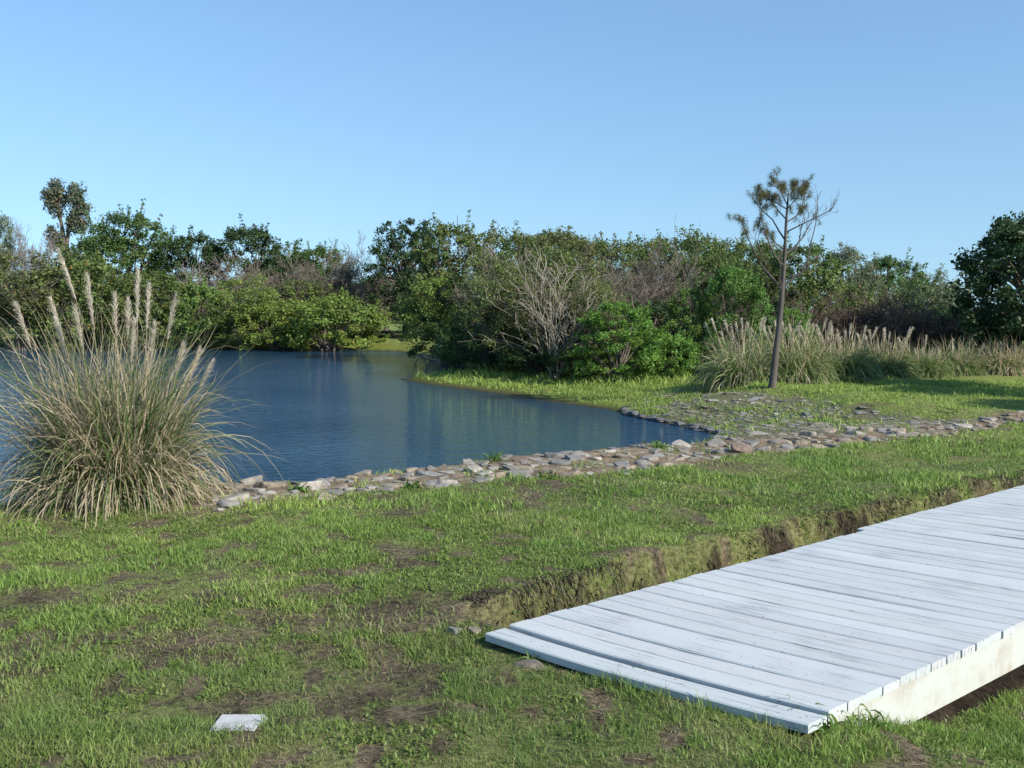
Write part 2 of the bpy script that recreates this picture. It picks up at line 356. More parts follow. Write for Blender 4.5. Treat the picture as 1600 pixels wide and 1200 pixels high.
def lawn(r0, r1, dens, half, L0, W0):
    area = (r1 ** 2 - r0 ** 2) * math.radians(half); n = int(area * dens)
    r = np.sqrt(rng.random(n) * (r1 ** 2 - r0 ** 2) + r0 ** 2); a = np.radians((rng.random(n) * 2 - 1) * half)
    x, y = r * np.sin(a), r * np.cos(a); z = H(x, y)
    keep = z > WZ + .03
    ba, bu = board_coords(x, y); keep &= ~((ba > -.03) & (ba < BW + .02) & (bu > -.02) & (bu < 14))
    sx = SLAB; keep &= ~((np.abs(x - sx[0]) < .085) & (np.abs(y - sx[1] - .012) < .062))
    s = soil_mask(x, y); keep &= rng.random(n) > s * .72 + .26 * (s > .93)
    v = band_v(x, y); inb = (v > .06) & (v < 2.0); clump = fbm(x, y, 2.6, 6)
    keep &= ~inb | ((rng.random(n) < .25) & (clump > .55))
    far = farside(x, y); md = mound_mask(x, y)
    keep &= ~md | (rng.random(n) < .10 + sstep(.36, .55, clump) * .75)
    x, y, z, s, md, v = x[keep], y[keep], z[keep], s[keep], md[keep], v[keep]; n = len(x)
    g = fbm(x, y, .8, 4); f = fbm(x, y, 4.5, 1); q = rng.random(n)
    c = mix((.125, .205, .042), (.31, .375, .095), np.clip(g * 1.3 - .25 + (q - .5) * .7, 0, 1))
    brown = sstep(6.2, 4.2, np.hypot(x, y)) * sstep(.9, -.2, x)
    c = mix(c, (.33, .265, .16), np.clip(sstep(.55, .72, f) * .6 + (rng.random(n) < .16) * .9 + s * .8 + brown * .45, 0, 1) * rng.random(n))
    c = c * (1 - .22 * brown[:, None])
    c = mix(c, (.11, .20, .045), sstep(.45, .65, vnoise(x, y, 1.2, 7)) * .45)
    c = mix(c, (.25, .31, .075), sstep(9, 15, y) * .5) * (.75 + .5 * rng.random((n, 1)))
    tuft = .4 + 1.25 * sstep(.35, .75, fbm(x, y, 2.2, 3))
    L_ = L0 * tuft * (.5 + rng.random(n)) * np.where(s > .3, .7, 1)
    L_ = np.where(z < -.12, L_ * 1.3, L_)
    ba, bu = board_coords(x, y); L_ = L_ * np.where((ba > -.15) & (ba < BW + .25) & (bu > -.14) & (bu < .9), 1.7, 1)
    return blades(x, y, z, L_, W0 * (.6 + .8 * rng.random(n)), c * np.array([1.14, 1.22, 1.1]), .85)
SLAB = G(372, 1124, .02)
sets = [lawn(2.2, 5.0, 13000, 43, .031, .0036), lawn(5.0, 8.0, 6800, 43, .036, .0052), lawn(8.0, 13, 2400, 42, .045, .009), lawn(13, 24, 800, 38, .06, .016), lawn(24, 36, 220, 14, .10, .03)]
# leafy low weeds mixed into the turf
def weeds(n, r0, r1):
    r = np.sqrt(rng.random(n) * (r1 ** 2 - r0 ** 2) + r0 ** 2); a = np.radians((rng.random(n) * 2 - 1) * 42)
    x, y = r * np.sin(a), r * np.cos(a); z = H(x, y); ba, bu = board_coords(x, y); v = band_v(x, y)
    k = (fbm(x, y, 1.4, 2) > .5) & (z > -.3) & ~((ba > -.05) & (ba < BW + .03) & (bu > -.03)) & (soil_mask(x, y) < .4) & ((v < 0) | (v > 3))
    k &= ~((np.abs(x - SLAB[0]) < .12) & (np.abs(y - SLAB[1]) < .11))
    x, y, z = x[k], y[k], z[k]; m_ = 5
    x = np.repeat(x, m_) + rng.normal(0, .018, len(x) * m_); y = np.repeat(y, m_) + rng.normal(0, .018, len(y) * m_); z = np.repeat(z, m_)
    c = mix((.10, .17, .035), (.23, .28, .075), rng.random(len(x)))
    return blades(x, y, z + .012, .012 + .016 * rng.random(len(x)), .005 + .006 * rng.random(len(x)), c, 1.2)
sets += [weeds(75000, 2.3, 10)]
Vs, Q4, T3s, Cs, n = [], [], [], [], 0
for V_, q_, t_, c_ in sets:
    Vs.append(V_); Q4.append(q_ + n); T3s.append(t_ + n); Cs.append(c_); n += len(V_)
obj('grass', mesh('grass', np.concatenate(Vs), np.concatenate(Q4), np.concatenate(T3s), np.concatenate(Cs), M_blade), kind='stuff',
    label='short patchy green lawn grass between the pond and the white boardwalk', category='grass')
# dry straw scattered on the rock band and on the bare soil
n = 9000
a = np.radians(rng.random(n) * 56 - 26); tn = NL[:, 0] / NL[:, 1]; th = np.tan(a)
ya = np.interp(th, tn, NL[:, 1]); yb = np.interp(th, TL[:, 0] / TL[:, 1], TL[:, 1]); y = ya + (yb - ya) * (rng.random(n) * 1.3 - .25); x = th * y
k = (x / y > tn[0]) & (fbm(x, y, 2.2, 1) > .45); x, y = x[k], y[k]
n2 = 52000; r = np.sqrt(rng.random(n2) * 75 + 6); a = np.radians((rng.random(n2) * 2 - 1) * 33); x2, y2 = r * np.sin(a), r * np.cos(a)
ba, bu = board_coords(x2, y2); k = (soil_mask(x2, y2) > .35) & ~((ba > -.08) & (ba < BW) & (bu > 0)); x = np.concatenate([x, x2[k]]); y = np.concatenate([y, y2[k]]); n = len(x)
c = mix((.22, .16, .09), (.42, .34, .21), rng.random(n)); c[rng.random(n) < .6] *= .33
V_, q_, t_, c_ = blades(x, y, H(x, y) + .012, .012 + .065 * rng.random(n) ** 2.2, .003 + .004 * rng.random(n), c, 1.3, 1.5)
obj('straw_litter', mesh('straw_litter', V_, q_, t_, c_, M_blade), kind='stuff', label='dry straw litter lying over bare soil and between the bank stones', category='straw')

n = 17000; u_ = rng.random(n) ** 1.3 * 7 + .35; a_ = -.56 + .32 * rng.random(n) + .12 * sstep(3.4, 5.5, u_); k_ = fbm(u_, a_ * 3, 3.6, 2) > .46; u_, a_ = u_[k_], a_[k_]; n = len(u_); q_ = C0 + BN * a_[:, None] + BU * u_[:, None]
P_ = np.stack([q_[:, 0], q_[:, 1], H(q_[:, 0], q_[:, 1]) + .012], 1)
D_ = np.stack([BN[0] * .7 + rng.normal(0, .9, n), BN[1] * .7 + rng.normal(0, .9, n), -.35 + rng.normal(0, .45, n)], 1)
THATCH = (P_, D_, .02 + .095 * rng.random(n), .003 + .005 * rng.random(n), np.full(n, .5), mix((.035, .025, .019), (.26, .20, .135), rng.random(n) ** 3.2))
THATCH[5][rng.random(n) < .12] = (.10, .16, .04)
# ------------------------------------------------------------------ boardwalk
ZT = .085
bw = thing('boardwalk', 'long white painted timber boardwalk lying low across the lawn', 'boardwalk', (C0[0], C0[1], ZT), math.atan2(BN[1], BN[0]))
import bmesh
ca, sa_ = BN; BUl = np.array([BU @ BN, BU @ np.array([-BN[1], BN[0]])])
def box_bm(bm, o, ex, ey, ez, bev=.004):
    """box from corner o with edge vectors"""
    vs_ = [bm.verts.new(Vector(o) + Vector(ex) * a + Vector(ey) * b_ + Vector(ez) * c) for a in (0, 1) for b_ in (0, 1) for c in (0, 1)]
    f = [bm.faces.new([vs_[i] for i in q]) for q in ((0, 1, 3, 2), (4, 6, 7, 5), (0, 4, 5, 1), (2, 3, 7, 6), (0, 2, 6, 4), (1, 5, 7, 3))]
    return vs_
def deck_bm():
    bm = bmesh.new(); lay = bm.verts.layers.float_color.new('Col'); u = 0.0; i = 0
    while u < 11.5:
        wd = .129 + random.uniform(-.004, .004); th = .038
        gap = .016 if i == 0 else random.choice([.005, .007, .009, .011])
        lx = random.uniform(-.008, .008); rx = BW + random.uniform(-.004, .006)
        if u > 3.35: lx -= .06
        if u > 6.2: lx += .03
        dz = random.uniform(-.0015, .0015) - (.012 if i == 0 else 0)
        sk = random.uniform(-.006, .006); w0 = BUl * wd
        o_ = np.array([lx, 0, 0]) + np.array([BUl[0] * u, BUl[1] * u, dz - th])
        nb = 6; s_ = random.uniform(.93, 1.04); tint = (s_ * random.uniform(.98, 1.02), s_, s_ * random.uniform(.99, 1.03), 1)
        # a plank with several stations along its length so that it can bow a little
        rings = []; bow = random.uniform(-.004, .006); wv = [random.uniform(-.0025, .0025) for _ in range(nb + 1)]
        for s in range(nb + 1):
            t = s / nb; px_ = o_[0] + (rx - lx) * t; py_ = o_[1] + sk * (t - .5) + wv[s] - .028 * math.exp(-u / 2.5) * 4 * t * (1 - t); pz = o_[2] + bow * 4 * t * (1 - t)
            c_ = .006
            prof = [(0, 0), (1, 0), (1, th - c_), (1 - c_ / wd, th), (c_ / wd, th), (0, th - c_)]
            ring = []
            for a, zz in prof:
                v = bm.verts.new((px_ + w0[0] * a, py_ + w0[1] * a, pz + zz)); v[lay] = tint; ring.append(v)
            rings.append(ring)
        for A_, B_ in zip(rings, rings[1:]):
            for q in range(6): bm.faces.new((A_[q], A_[(q + 1) % 6], B_[(q + 1) % 6], B_[q]))
        bm.faces.new(rings[0][::-1]); bm.faces.new(rings[-1])
        u += wd + gap; i += 1
    bmesh.ops.recalc_face_normals(bm, faces=bm.faces); return bm
def bm_obj(name, bm, mat, parent, **k):
    me = bpy.data.meshes.new(name); bm.to_mesh(me); bm.free(); me.materials.append(mat); return obj(name, me, parent, **k)
def white_col(me, c):
    a = me.attributes.get('Col') or me.attributes.new('Col', 'FLOAT_COLOR', 'POINT'); a.data.foreach_set('color', np.tile(np.array([*c, 1], np.float32), len(me.vertices)))
bm_obj('deck', deck_bm(), M_paint, bw)
# fascia on the near long side
bm = bmesh.new(); box_bm(bm, (BW - .05 + BUl[0] * .16, BUl[1] * .16, -.235), (BUl[0] * 11.2, BUl[1] * 11.2, 0), (.04, 0, 0), (0, 0, .19)); bmesh.ops.recalc_face_normals(bm, faces=bm.faces)
M_cream = noisy_mat('cream_side_paint', (.36, .32, .26), (.47, .48, .455), 7, stretch=(1, 1, 1), c3=(.45, .455, .42), bump=.15)
M_cream.node_tree.nodes['Color Ramp'].color_ramp.elements[0].position = .24
fo = bm_obj('side_board', bm, M_cream, bw, label='cream stained side board with rust marks')
bm = bmesh.new(); box_bm(bm, (.03 + BUl[0] * .03, BUl[1] * .03, -.235), (BUl[0] * 11.4, BUl[1] * 11.4, 0), (.04, 0, 0), (0, 0, .19)); bmesh.ops.recalc_face_normals(bm, faces=bm.faces)
bm_obj('side_board', bm, M_timber, bw)
bm = bmesh.new(); box_bm(bm, (.09, .075, -.10), (BW - .16, 0, 0), (0, .05, 0), (0, 0, .055)); bmesh.ops.recalc_face_normals(bm, faces=bm.faces)
bm_obj('end_joist', bm, M_timber, bw)

# square white slab set flush in the lawn
bm = bmesh.new(); vs_ = box_bm(bm, (-.10, -.085, -.05), (.20, .015, 0), (-.01, .17, 0), (0, 0, .06))
bmesh.ops.recalc_face_normals(bm, faces=bm.faces); bmesh.ops.bevel(bm, geom=bm.edges[:], offset=.012, segments=2, affect='EDGES')
me = bpy.data.meshes.new('paving_slab'); bm.to_mesh(me); bm.free(); me.materials.append(M_slab)
o = obj('paving_slab', me, label='small square pale concrete slab set flush in the lawn', category='slab')
o.location = (SLAB[0], SLAB[1], float(H(SLAB[0], SLAB[1])) - .001); o.rotation_euler = (.02, -.02, -.12)

# ------------------------------------------------------------------ stones
def stone_mesh(seed, flat):
    bm = bmesh.new(); bmesh.ops.create_icosphere(bm, subdivisions=3, radius=1)
    r = random.Random(seed); off = Vector((r.uniform(-50, 50), r.uniform(-50, 50), r.uniform(-50, 50)))
    cuts = [(Vector((r.uniform(-.15, .15), r.uniform(-.15, .15), 1)).normalized(), .45)] + [(Vector((r.gauss(0, 1), r.gauss(0, 1), r.gauss(0, .8))).normalized(), r.uniform(.5, .8)) for _ in range(12)]
    for v in bm.verts:
        p_ = v.co.copy()
        for n_, d in cuts:
            e = p_.dot(n_) - d
            if e > 0: p_ -= n_ * e * .93
        p_ *= 1 + .2 * mnoise.noise(p_ * 1.3 + off) + .06 * mnoise.noise(p_ * 4 + off)
        v.co = Vector((p_.x, p_.y * .8, p_.z * flat))
    me = bpy.data.meshes.new('stone'); bm.to_mesh(me); bm.free(); me.materials.append(M_stone)
    me.polygons.foreach_set('use_smooth', np.ones(len(me.polygons), bool)); me.set_sharp_from_angle(angle=.45); return me
ST = [stone_mesh(s, f) for s, f in ((1, .6), (2, .5), (3, .7), (4, .55), (5, .45), (6, .62), (7, .5), (8, .4))]
CN = {'grey': (.25, .24, .225), 'tan': (.29, .245, .195), 'pale': (.33, .305, .27), 'brown': (.22, .165, .13), 'dark grey': (.13, .135, .14)}
def stone(x, y, s, cname, label, group, sink=.62, mesh_=None, flat=1.0):
    me = mesh_ or random.choice(ST); o = obj('bank_stone', me, color=np.array(CN[cname]) * random.uniform(.68, 1.05), label=label, category='stone')
    if group: o['group'] = group
    o.location = (x, y, float(H(x, y)) + s * .5 * flat * (.50 - sink)); o.scale = (s * random.uniform(.85, 1.25), s * random.uniform(.8, 1.1), s * flat * random.uniform(.8, 1.15))
    o.rotation_euler = (random.uniform(-.2, .2), random.uniform(-.2, .2), random.uniform(0, 6.3)); return o
def zone(px):
    for lim, t in ((480, 'beside the tall pampas'), (650, 'on the straw strewn bank'), (820, 'below the open water'), (960, 'opposite the grassy spit'), (1100, 'before the narrow pond end'),
                   (1250, 'at the very pond end'), (1400, 'facing the weedy mound'), (9999, 'near the far lawn')):
        if px < lim: return t
pts = []; count = 0
for it in range(9000):
    px = random.uniform(315, 1640); v = random.random() ** 1.0 * 1.08 - .02; th = (px - 800) / F
    ya = np.interp(th, NL[:, 0] / NL[:, 1], NL[:, 1]); yb = np.interp(th, TL[:, 0] / TL[:, 1], TL[:, 1])
    y = ya + (yb - ya) * v; x = th * y * 1.0
    s = random.choice([.08, .09, .10, .12, .14, .165])
    if px < 620 and random.random() < .5: s *= .8
    if all((x - a) ** 2 + (y - b_) ** 2 > (.66 * (s + c)) ** 2 for a, b_, c in pts): pts.append((x, y, s))
    if len(pts) > 212: break
words = {'grey': 'rounded grey', 'tan': 'rounded tan', 'pale': 'pale chalky', 'brown': 'rusty brown', 'dark grey': 'dark grey'}
for x, y, s in pts:
    c = random.choices(['grey', 'tan', 'pale', 'brown'], [4, 4, 2, .7])[0]; px = 800 + F * x / y
    stone(x, y, s, c, f'{words[c]} stone in the near bank row, {zone(px)}', f'{words[c]} edging stones {zone(px)}')
p_ = G(1157, 706); stone(p_[0], p_[1], .19, 'brown', 'largest rusty brown stone standing out of the near bank edging', None, .35, ST[2])
p_ = G(487, 764); stone(p_[0], p_[1], .17, 'pale', 'broad whitish stone with a green weed beside it near the pampas grass', None, .2, ST[1])
p_ = G(357, 788); stone(p_[0], p_[1], .19, 'pale', 'low pale stone half buried at the foot of the pampas grass', None, .5, ST[4])
p_ = G(1338, 1133); stone(p_[0], p_[1], .04, 'dark grey', 'small dark rock against the near corner of the boardwalk', None, .2, ST[2])
p_ = G(742, 992); stone(p_[0], p_[1], .05, 'tan', 'small tan stone touching the far front corner of the boardwalk', None, .4, ST[0])
p_ = G(826, 1046); stone(p_[0], p_[1], .085, 'tan', 'flat tan stone in grass before the boardwalk front edge', None, .5, ST[7])
p_ = G(712, 990); stone(p_[0], p_[1], .055, 'grey', 'small grey stone in the grass just off the boardwalk corner', None, .5, ST[3])
# mound: flat stones laid over the slope
mp_ = []; small = []
for it in range(12000):
    px, py = random.uniform(975, 1540), random.uniform(600, 688); q = None
    for zt in (-.4, -.3, -.2, -.1, 0):
        q0 = G(px, py, zt)
        if abs(float(H(q0[0], q0[1])) - zt) < .06: q = q0
    if q is None or not bool(mound_mask(*q)) or band_v(*q) > -9 and -.2 < float(band_v(*q)) < 1.15: continue
    s = random.choice([.10, .12, .15, .17, .20])
    if all((q[0] - a) ** 2 + (q[1] - b_) ** 2 > (1.02 * (s + c)) ** 2 for a, b_, c in mp_):
        mp_.append((q[0], q[1], s))
    elif len(small) < 600 and random.random() < .12: small.append((q[0], q[1], random.uniform(.05, .10)))
mp_.sort(key=lambda t: -t[2] / t[1]); small += [(a, b_, c * .8) for a, b_, c in mp_[54:]]
for x, y, s in mp_[:54]:
    edge = float(H(x, y)) < -.3; c = random.choices(['grey', 'tan', 'pale', 'dark grey'], [3, 1, 0, 5] if edge else [5, 3, 1, 3])[0]
    wh = 'at the water line of the weedy mound' if edge else ('low on the weedy mound slope' if float(H(x, y)) < -.18 else 'high on the weedy mound slope below the lawn lip')
    stone(x, y, s, c, f'flat {c} stone {wh}', f'flat {c} stones {wh}', .75, random.choice([ST[4], ST[7], ST[1]]), .55)
ed = [G(a, b_, WZ) for a, b_ in ((978, 644), (985, 650), (1010, 656), (1040, 662), (1090, 672), (1135, 684))]
for k in range(22):
    f = k / 21 * (len(ed) - 1.001); q = ed[int(f)] * (1 - f % 1) + ed[int(f) + 1] * (f % 1) + np.array([random.uniform(-.05, .05), .16 + random.uniform(-.05, .08)])
    o = stone(q[0], q[1], random.uniform(.09, .16), 'dark grey', 'stone coloured dark for shade, standing in the water line of the weedy mound', 'stones coloured dark for shade at the water line', .4, random.choice(ST), 1.0); o.location.z += .02  # dark colour stands in for the shaded little cliff at the water
for k in range(900):
    px = random.uniform(315, 1640); th = (px - 800) / F; ya = np.interp(th, NL[:, 0] / NL[:, 1], NL[:, 1]); yb = np.interp(th, TL[:, 0] / TL[:, 1], TL[:, 1]); y = ya + (yb - ya) * random.uniform(-.05, 1.15)
    if all((th * y - a) ** 2 + (y - b_) ** 2 > (.8 * c) ** 2 for a, b_, c in pts): small.append((th * y, y, random.uniform(.03, .075)))
Vb, Tb, cb, n = [], [], [], 0
for x, y, s in small:
    me = random.choice(ST); v = np.empty(len(me.vertices) * 3); me.vertices.foreach_get('co', v); v = v.reshape(-1, 3) * (s, s, s * .5)
    a = random.uniform(0, 6.3); v = np.stack([v[:, 0] * math.cos(a) - v[:, 1] * math.sin(a) + x, v[:, 0] * math.sin(a) + v[:, 1] * math.cos(a) + y, v[:, 2] + float(H(x, y)) - .004], 1)
    f = np.empty(len(me.polygons) * 3, dtype=np.int32); me.polygons.foreach_get('vertices', f); Vb.append(v); Tb.append(f.reshape(-1, 3) + n); n += len(v)
obj('rubble', mesh('rubble', np.concatenate(Vb), None, np.concatenate(Tb), None, M_stone, True), color=(.22, .205, .17), kind='stuff', label='small half buried rubble between the larger bank and mound stones', category='rubble')

# ------------------------------------------------------------------ ribbons, pampas grass
def ribbons(P0, D, L_, W_, droop, col, nseg=8, tipcol=None, curl=.04):
    n = len(P0); t = np.linspace(0, 1, nseg + 1)
    d = norm(D)
    P = np.repeat(P0[:, None], nseg + 1, 1).astype(float); cur = P0.astype(float).copy(); dirn = d.copy()
    for s in range(1, nseg + 1):
        dirn = norm(dirn + np.stack([np.zeros(n), np.zeros(n), -droop * (s / nseg) * 2 / nseg * 3], 1) + rng.normal(0, curl, (n, 3)))
        cur = cur + dirn * (L_ / nseg)[:, None]; P[:, s] = cur
    S = norm(np.cross(d, [0, 0, 1.0]) + rng.normal(0, .35, (n, 3)))
    wt = (np.clip(1 - t ** 2.5, .04, 1) * (.6 + .4 * np.minimum(1, t * 5)))[None, :, None] * W_[:, None, None] / 2
    V = np.stack([P - S[:, None] * wt, P + S[:, None] * wt], 2).reshape(-1, 3)
    b0 = np.arange(n)[:, None] * (nseg + 1) * 2; s = np.arange(nseg)[None] * 2
    Q = np.stack([b0 + s, b0 + s + 1, b0 + s + 3, b0 + s + 2], -1).reshape(-1, 4)
    c = np.repeat(col[:, None], (nseg + 1) * 2, 1)
    if tipcol is not None:
        tt = np.repeat(t, 2)[None, :, None] ** 2; c = c * (1 - tt) + tipcol[:, None] * tt
    return V, Q, c.reshape(-1, 3)
_v, _q, _c = ribbons(*THATCH, 3); obj('dead_thatch', mesh('dead_thatch', _v, _q, None, _c, M_blade), kind='stuff', label='dead brown thatch hanging over the cut turf bank beside the boardwalk', category='thatch')
def join(parts):
    V, Q, C, n = [], [], [], 0
    for v, q, c in parts: V.append(v); Q.append(q + n); C.append(c); n += len(v)
    return np.concatenate(V), np.concatenate(Q), np.concatenate(C)
GREEN, PALEG, TAN, STRAW = np.array((.075, .135, .035)), np.array((.17, .21, .075)), np.array((.34, .26, .16)), np.array((.52, .45, .32))
def clump_mesh(n, rad_, hgt, wid, greenf, up=1.25):
    parts = []
    def batch(m_, tiltm, tilts, Lm, Ls, droop, greenfrac, rbase=1.0, z0=0.0):
        a = rng.random(m_) * 2 * math.pi; rr = np.sqrt(rng.random(m_)) * rad_ * .42 * rbase
        P0 = np.stack([rr * np.cos(a), rr * np.sin(a), z0 * rng.random(m_)], 1)
        a2 = a + rng.normal(0, .5, m_); tl = np.abs(rng.normal(tiltm, tilts, m_))
        D = np.stack([np.cos(a2) * np.sin(tl), np.sin(a2) * np.sin(tl), np.cos(tl)], 1)
        g = rng.random(m_) < greenfrac; q = rng.random(m_)
        c = np.where(g[:, None], mix(GREEN, PALEG, q), mix(TAN, STRAW, q)) * (.7 + .6 * rng.random((m_, 1)))
        tc_ = np.where(g[:, None] & (rng.random((m_, 1)) < (.93 if up < 1 else .7)), c * 1.1, mix(TAN, STRAW, rng.random(m_)))
        parts.append(ribbons(P0, D, np.abs(rng.normal(Lm, Ls, m_)) * hgt, wid * (.6 + .8 * rng.random(m_)), np.abs(rng.normal(droop, .45 * droop, m_)), c, 9, tc_, .085))
    batch(int(n * .38), .24, .16, up, .2 * up, .35 if up > 1 else .8, greenf)                 # upright inner leaves
    batch(int(n * .05), .16, .10, 1.25, .2, .12, .25, .9)                # stiff old culms
    batch(int(n * .40), .50, .22, .98, .18, 1.0, greenf)                 # fountain
    batch(int(n * .30), .95, .30, .80, .2, 1.25, min(1, greenf * .55 + (.4 if greenf > .7 else 0)), 1.25)       # low skirt, mostly dead
    return join(parts)
def plume_mesh(base, tip, plen, wid, nh, hw=.003, hl=.07, side=None):
    base, tip = np.array(base, float), np.array(tip, float); t = np.linspace(0, 1, 9)[:, None]
    mid = (base + tip) / 2; mid[:2] = base[:2] + (tip[:2] - base[:2]) * .38
    P = (1 - t) ** 2 * base + 2 * t * (1 - t) * mid + t ** 2 * tip
    V, Q = tubes([(P, np.linspace(.0055, .0015, 9) * hw / .003)], 4)
    c0 = np.tile(mix(np.array((.30, .27, .14)), STRAW, .45), (len(V), 1))
    L_ = np.linalg.norm(tip - base); u = rng.random(nh) ** .9; tt = 1 - u * plen / L_
    Pc = (1 - tt)[:, None] ** 2 * base + 2 * (tt * (1 - tt))[:, None] * mid + tt[:, None] ** 2 * tip
    ax = norm((tip - mid)[None])[0]; a = rng.random(nh) * 2 * math.pi
    o1 = norm(np.cross(ax, [0.3, 1, 0])[None])[0]; o2 = np.cross(ax, o1); out = np.cos(a)[:, None] * o1 + np.sin(a)[:, None] * o2
    if side is not None: out = norm(out + np.array(side) * .9)
    env = np.sin(np.clip(u, 0.02, 1) ** .65 * math.pi * .93 + .12) ** .8
    D = norm(ax[None] * 1.0 + out * (.16 + .20 * rng.random((nh, 1))) * 1.0)
    c = mix(np.array((.58, .49, .38)), np.array((.82, .75, .62)), rng.random(nh)) * (.8 + .35 * rng.random((nh, 1)))
    ribb = ribbons(Pc + out * (wid * .25 * env * rng.random(nh))[:, None], D, hl * (.5 + rng.random(nh)) * (.35 + .65 * env), np.full(nh, hw) * (.7 + .6 * rng.random(nh)), np.full(nh, .25), c, 3)
    return join([(V, Q, c0), ribb])
# the near clump
B = G(182, 777); dP = B[1]
pg = thing('pampas_grass', 'tall near pampas grass clump with many tan plumes beside the pond', 'pampas grass', (B[0], B[1], float(H(*B)) - .02))
V, Q, C = clump_mesh(3600, .80, 1.06, .0135, .55); obj('leaves', mesh('leaves', V, Q, None, C, M_blade), pg)
for tx, ty, bx, fl in [(97, 392, 190, .42), (140, 430, 170, .40), (28, 474, 110, .36), (82, 468, 150, .34), (182, 462, 185, .32), (219, 424, 200, .42), (236, 446, 205, .36), (277, 462, 225, .36), (243, 505, 215, .34), (212, 500, 190, .34),
                       (287, 540, 235, .22), (331, 566, 240, .24), (312, 548, 240, .26), (90, 500, 140, .3), (120, 480, 160, .32), (203, 470, 190, .30)]:
    dd = random.uniform(-.3, .3); y = dP + dd
    tip = ((tx - 800) / F * y - B[0], dd, CAMZ + (HOR - ty) / F * y + .02); base = ((bx - 800) / F * dP - B[0], dd * .4, .05)
    V, Q, C = plume_mesh(base, tip, fl * 1.1, .036, 420, .003, .062, (-.5, 0, .1)); obj('plume', mesh('plume', V, Q, None, C, M_plume), pg)
# row of clumps in front of the wood
for px, py, wpx, bt, npl, pt, gf, lab in [
        (1168, 599, 160, 538, 10, 492, .72, 'greyish pampas clump on the left of the pine trunk, dark on its pond side'),
        (1243, 600, 125, 540, 9, 490, .8, 'straw coloured pampas clump directly right of the pine trunk'),
        (1312, 598, 130, 545, 12, 504, .93, 'green fountain shaped pampas clump second to the right of the pine'),
        (1375, 595, 110, 553, 8, 510, .92, 'pale green pampas clump in the middle of the far row'),
        (1438, 592, 100, 556, 8, 522, .93, 'green pampas clump next to the last clump of the far row'),
        (1492, 590, 90, 552, 4, 535, .78, 'smaller leafy pampas clump at the shaded end of the far row'),
        (1570, 590, 110, 552, 5, 532, .5, 'dull pampas clump in shade under the dark oak')]:
    b_ = G(px, py); d = b_[1]; hz = float(H(*b_)); ph = (py - bt) / F * d
    t_ = thing('pampas_grass', lab, 'pampas grass', (b_[0], b_[1], hz - .02), group='pampas clumps in a row before the wood')
    V, Q, C = clump_mesh(2300, wpx / 2 / F * d * 1.15, ph * 1.22, .019, gf, .88); obj('leaves', mesh('leaves', V, Q, None, np.minimum(C * 1.25, .8), M_blade), t_)
    for k in range(int(npl * 1.5)):
        ox = random.uniform(-.5, .5) * wpx / F * d; oy = random.uniform(-.3, .3); tz = CAMZ + (HOR - pt - random.uniform(0, 26)) / F * d - hz
        V, Q, C = plume_mesh((ox * .5, oy * .5, .1), (ox + random.uniform(-.1, .05), oy, tz), .30, .05, 110, .0085, .075); obj('plume', mesh('plume', V, Q, None, C, M_plume), t_)

# ------------------------------------------------------------------ shrubs and trees
def leaves(P, A, Nn, L_, W_, col):
    A = norm(A); S = norm(np.cross(A, Nn)); Nn = np.cross(S, A)
    L1, W1 = L_[:, None], W_[:, None]
    V = np.stack([P - A * L1 * .5, P + S * W1 * .5 + Nn * W1 * .18, P + A * L1 * .5 - Nn * L1 * .12, P - S * W1 * .5 + Nn * W1 * .18], 1).reshape(-1, 3)
    return V, np.arange(len(P))[:, None] * 4 + np.arange(4), np.repeat(col, 4, axis=0)
def clump_leaves(cent, crad, per, lsize, hue=.16, axis=None):
    """cent[n,3], crad[n]: leaf clumps"""
    n = len(cent); m_ = n * per; ci = np.repeat(np.arange(n), per)
    o = rng.normal(0, 1, (m_, 3)); o = norm(o) * (rng.random((m_, 1)) ** .45); P = cent[ci] + o * crad[ci][:, None] * np.array([1, 1, .8])
    out = norm(P - axis[ci]) if axis is not None else norm(o)
    Nn = norm(out * .6 + o * .5 + np.array([0, 0, .55]) + rng.normal(0, .55, (m_, 3))); A = rng.normal(0, 1, (m_, 3)) + np.array([0, 0, -.3]) + out * .5
    ct = (.72 + .56 * rng.random(n))[ci][:, None] * (.8 + .4 * rng.random((m_, 1))); hu = (rng.random(n)[ci] * .6 + rng.random(m_) * .4)[:, None]
    c = ct * (1 + (hu - .5) * np.array([[1.5, .35, .3]]) * hue * 2)
    dead = rng.random(m_) < .012; c[dead] = c[dead] * np.array([1.9, .9, .8])
    Ls = lsize * (.6 + .8 * rng.random(m_))
    return leaves(P, A, Nn, Ls, Ls * (.45 + .25 * rng.random(m_)), np.clip(c, 0, 3))
HU = 2.6                                                        # unit crowns are 1 wide (radius), HU tall
def body_clumps(n, top=2.6, low=.12, shell=.62, lump=.28):
    a = rng.random(n) * 2 * math.pi; zt = rng.random(n) ** .8; z = low + (top - low) * zt
    prof = np.where(zt < .35, .80 + .2 * zt / .35, np.sqrt(np.clip(1 - ((zt - .35) / .66) ** 2.4, .02, 1)))
    lum = 1 - lump + 2 * lump * fbm(a * 1.2, z, 1.1, rng.integers(0, 5)); r = prof * (shell + (1.05 - shell) * rng.random(n) ** .6) * lum
    return np.stack([r * np.cos(a), r * np.sin(a), np.minimum(z * (0.86 + .28 * lum / 1.0 * .5), top)], 1)
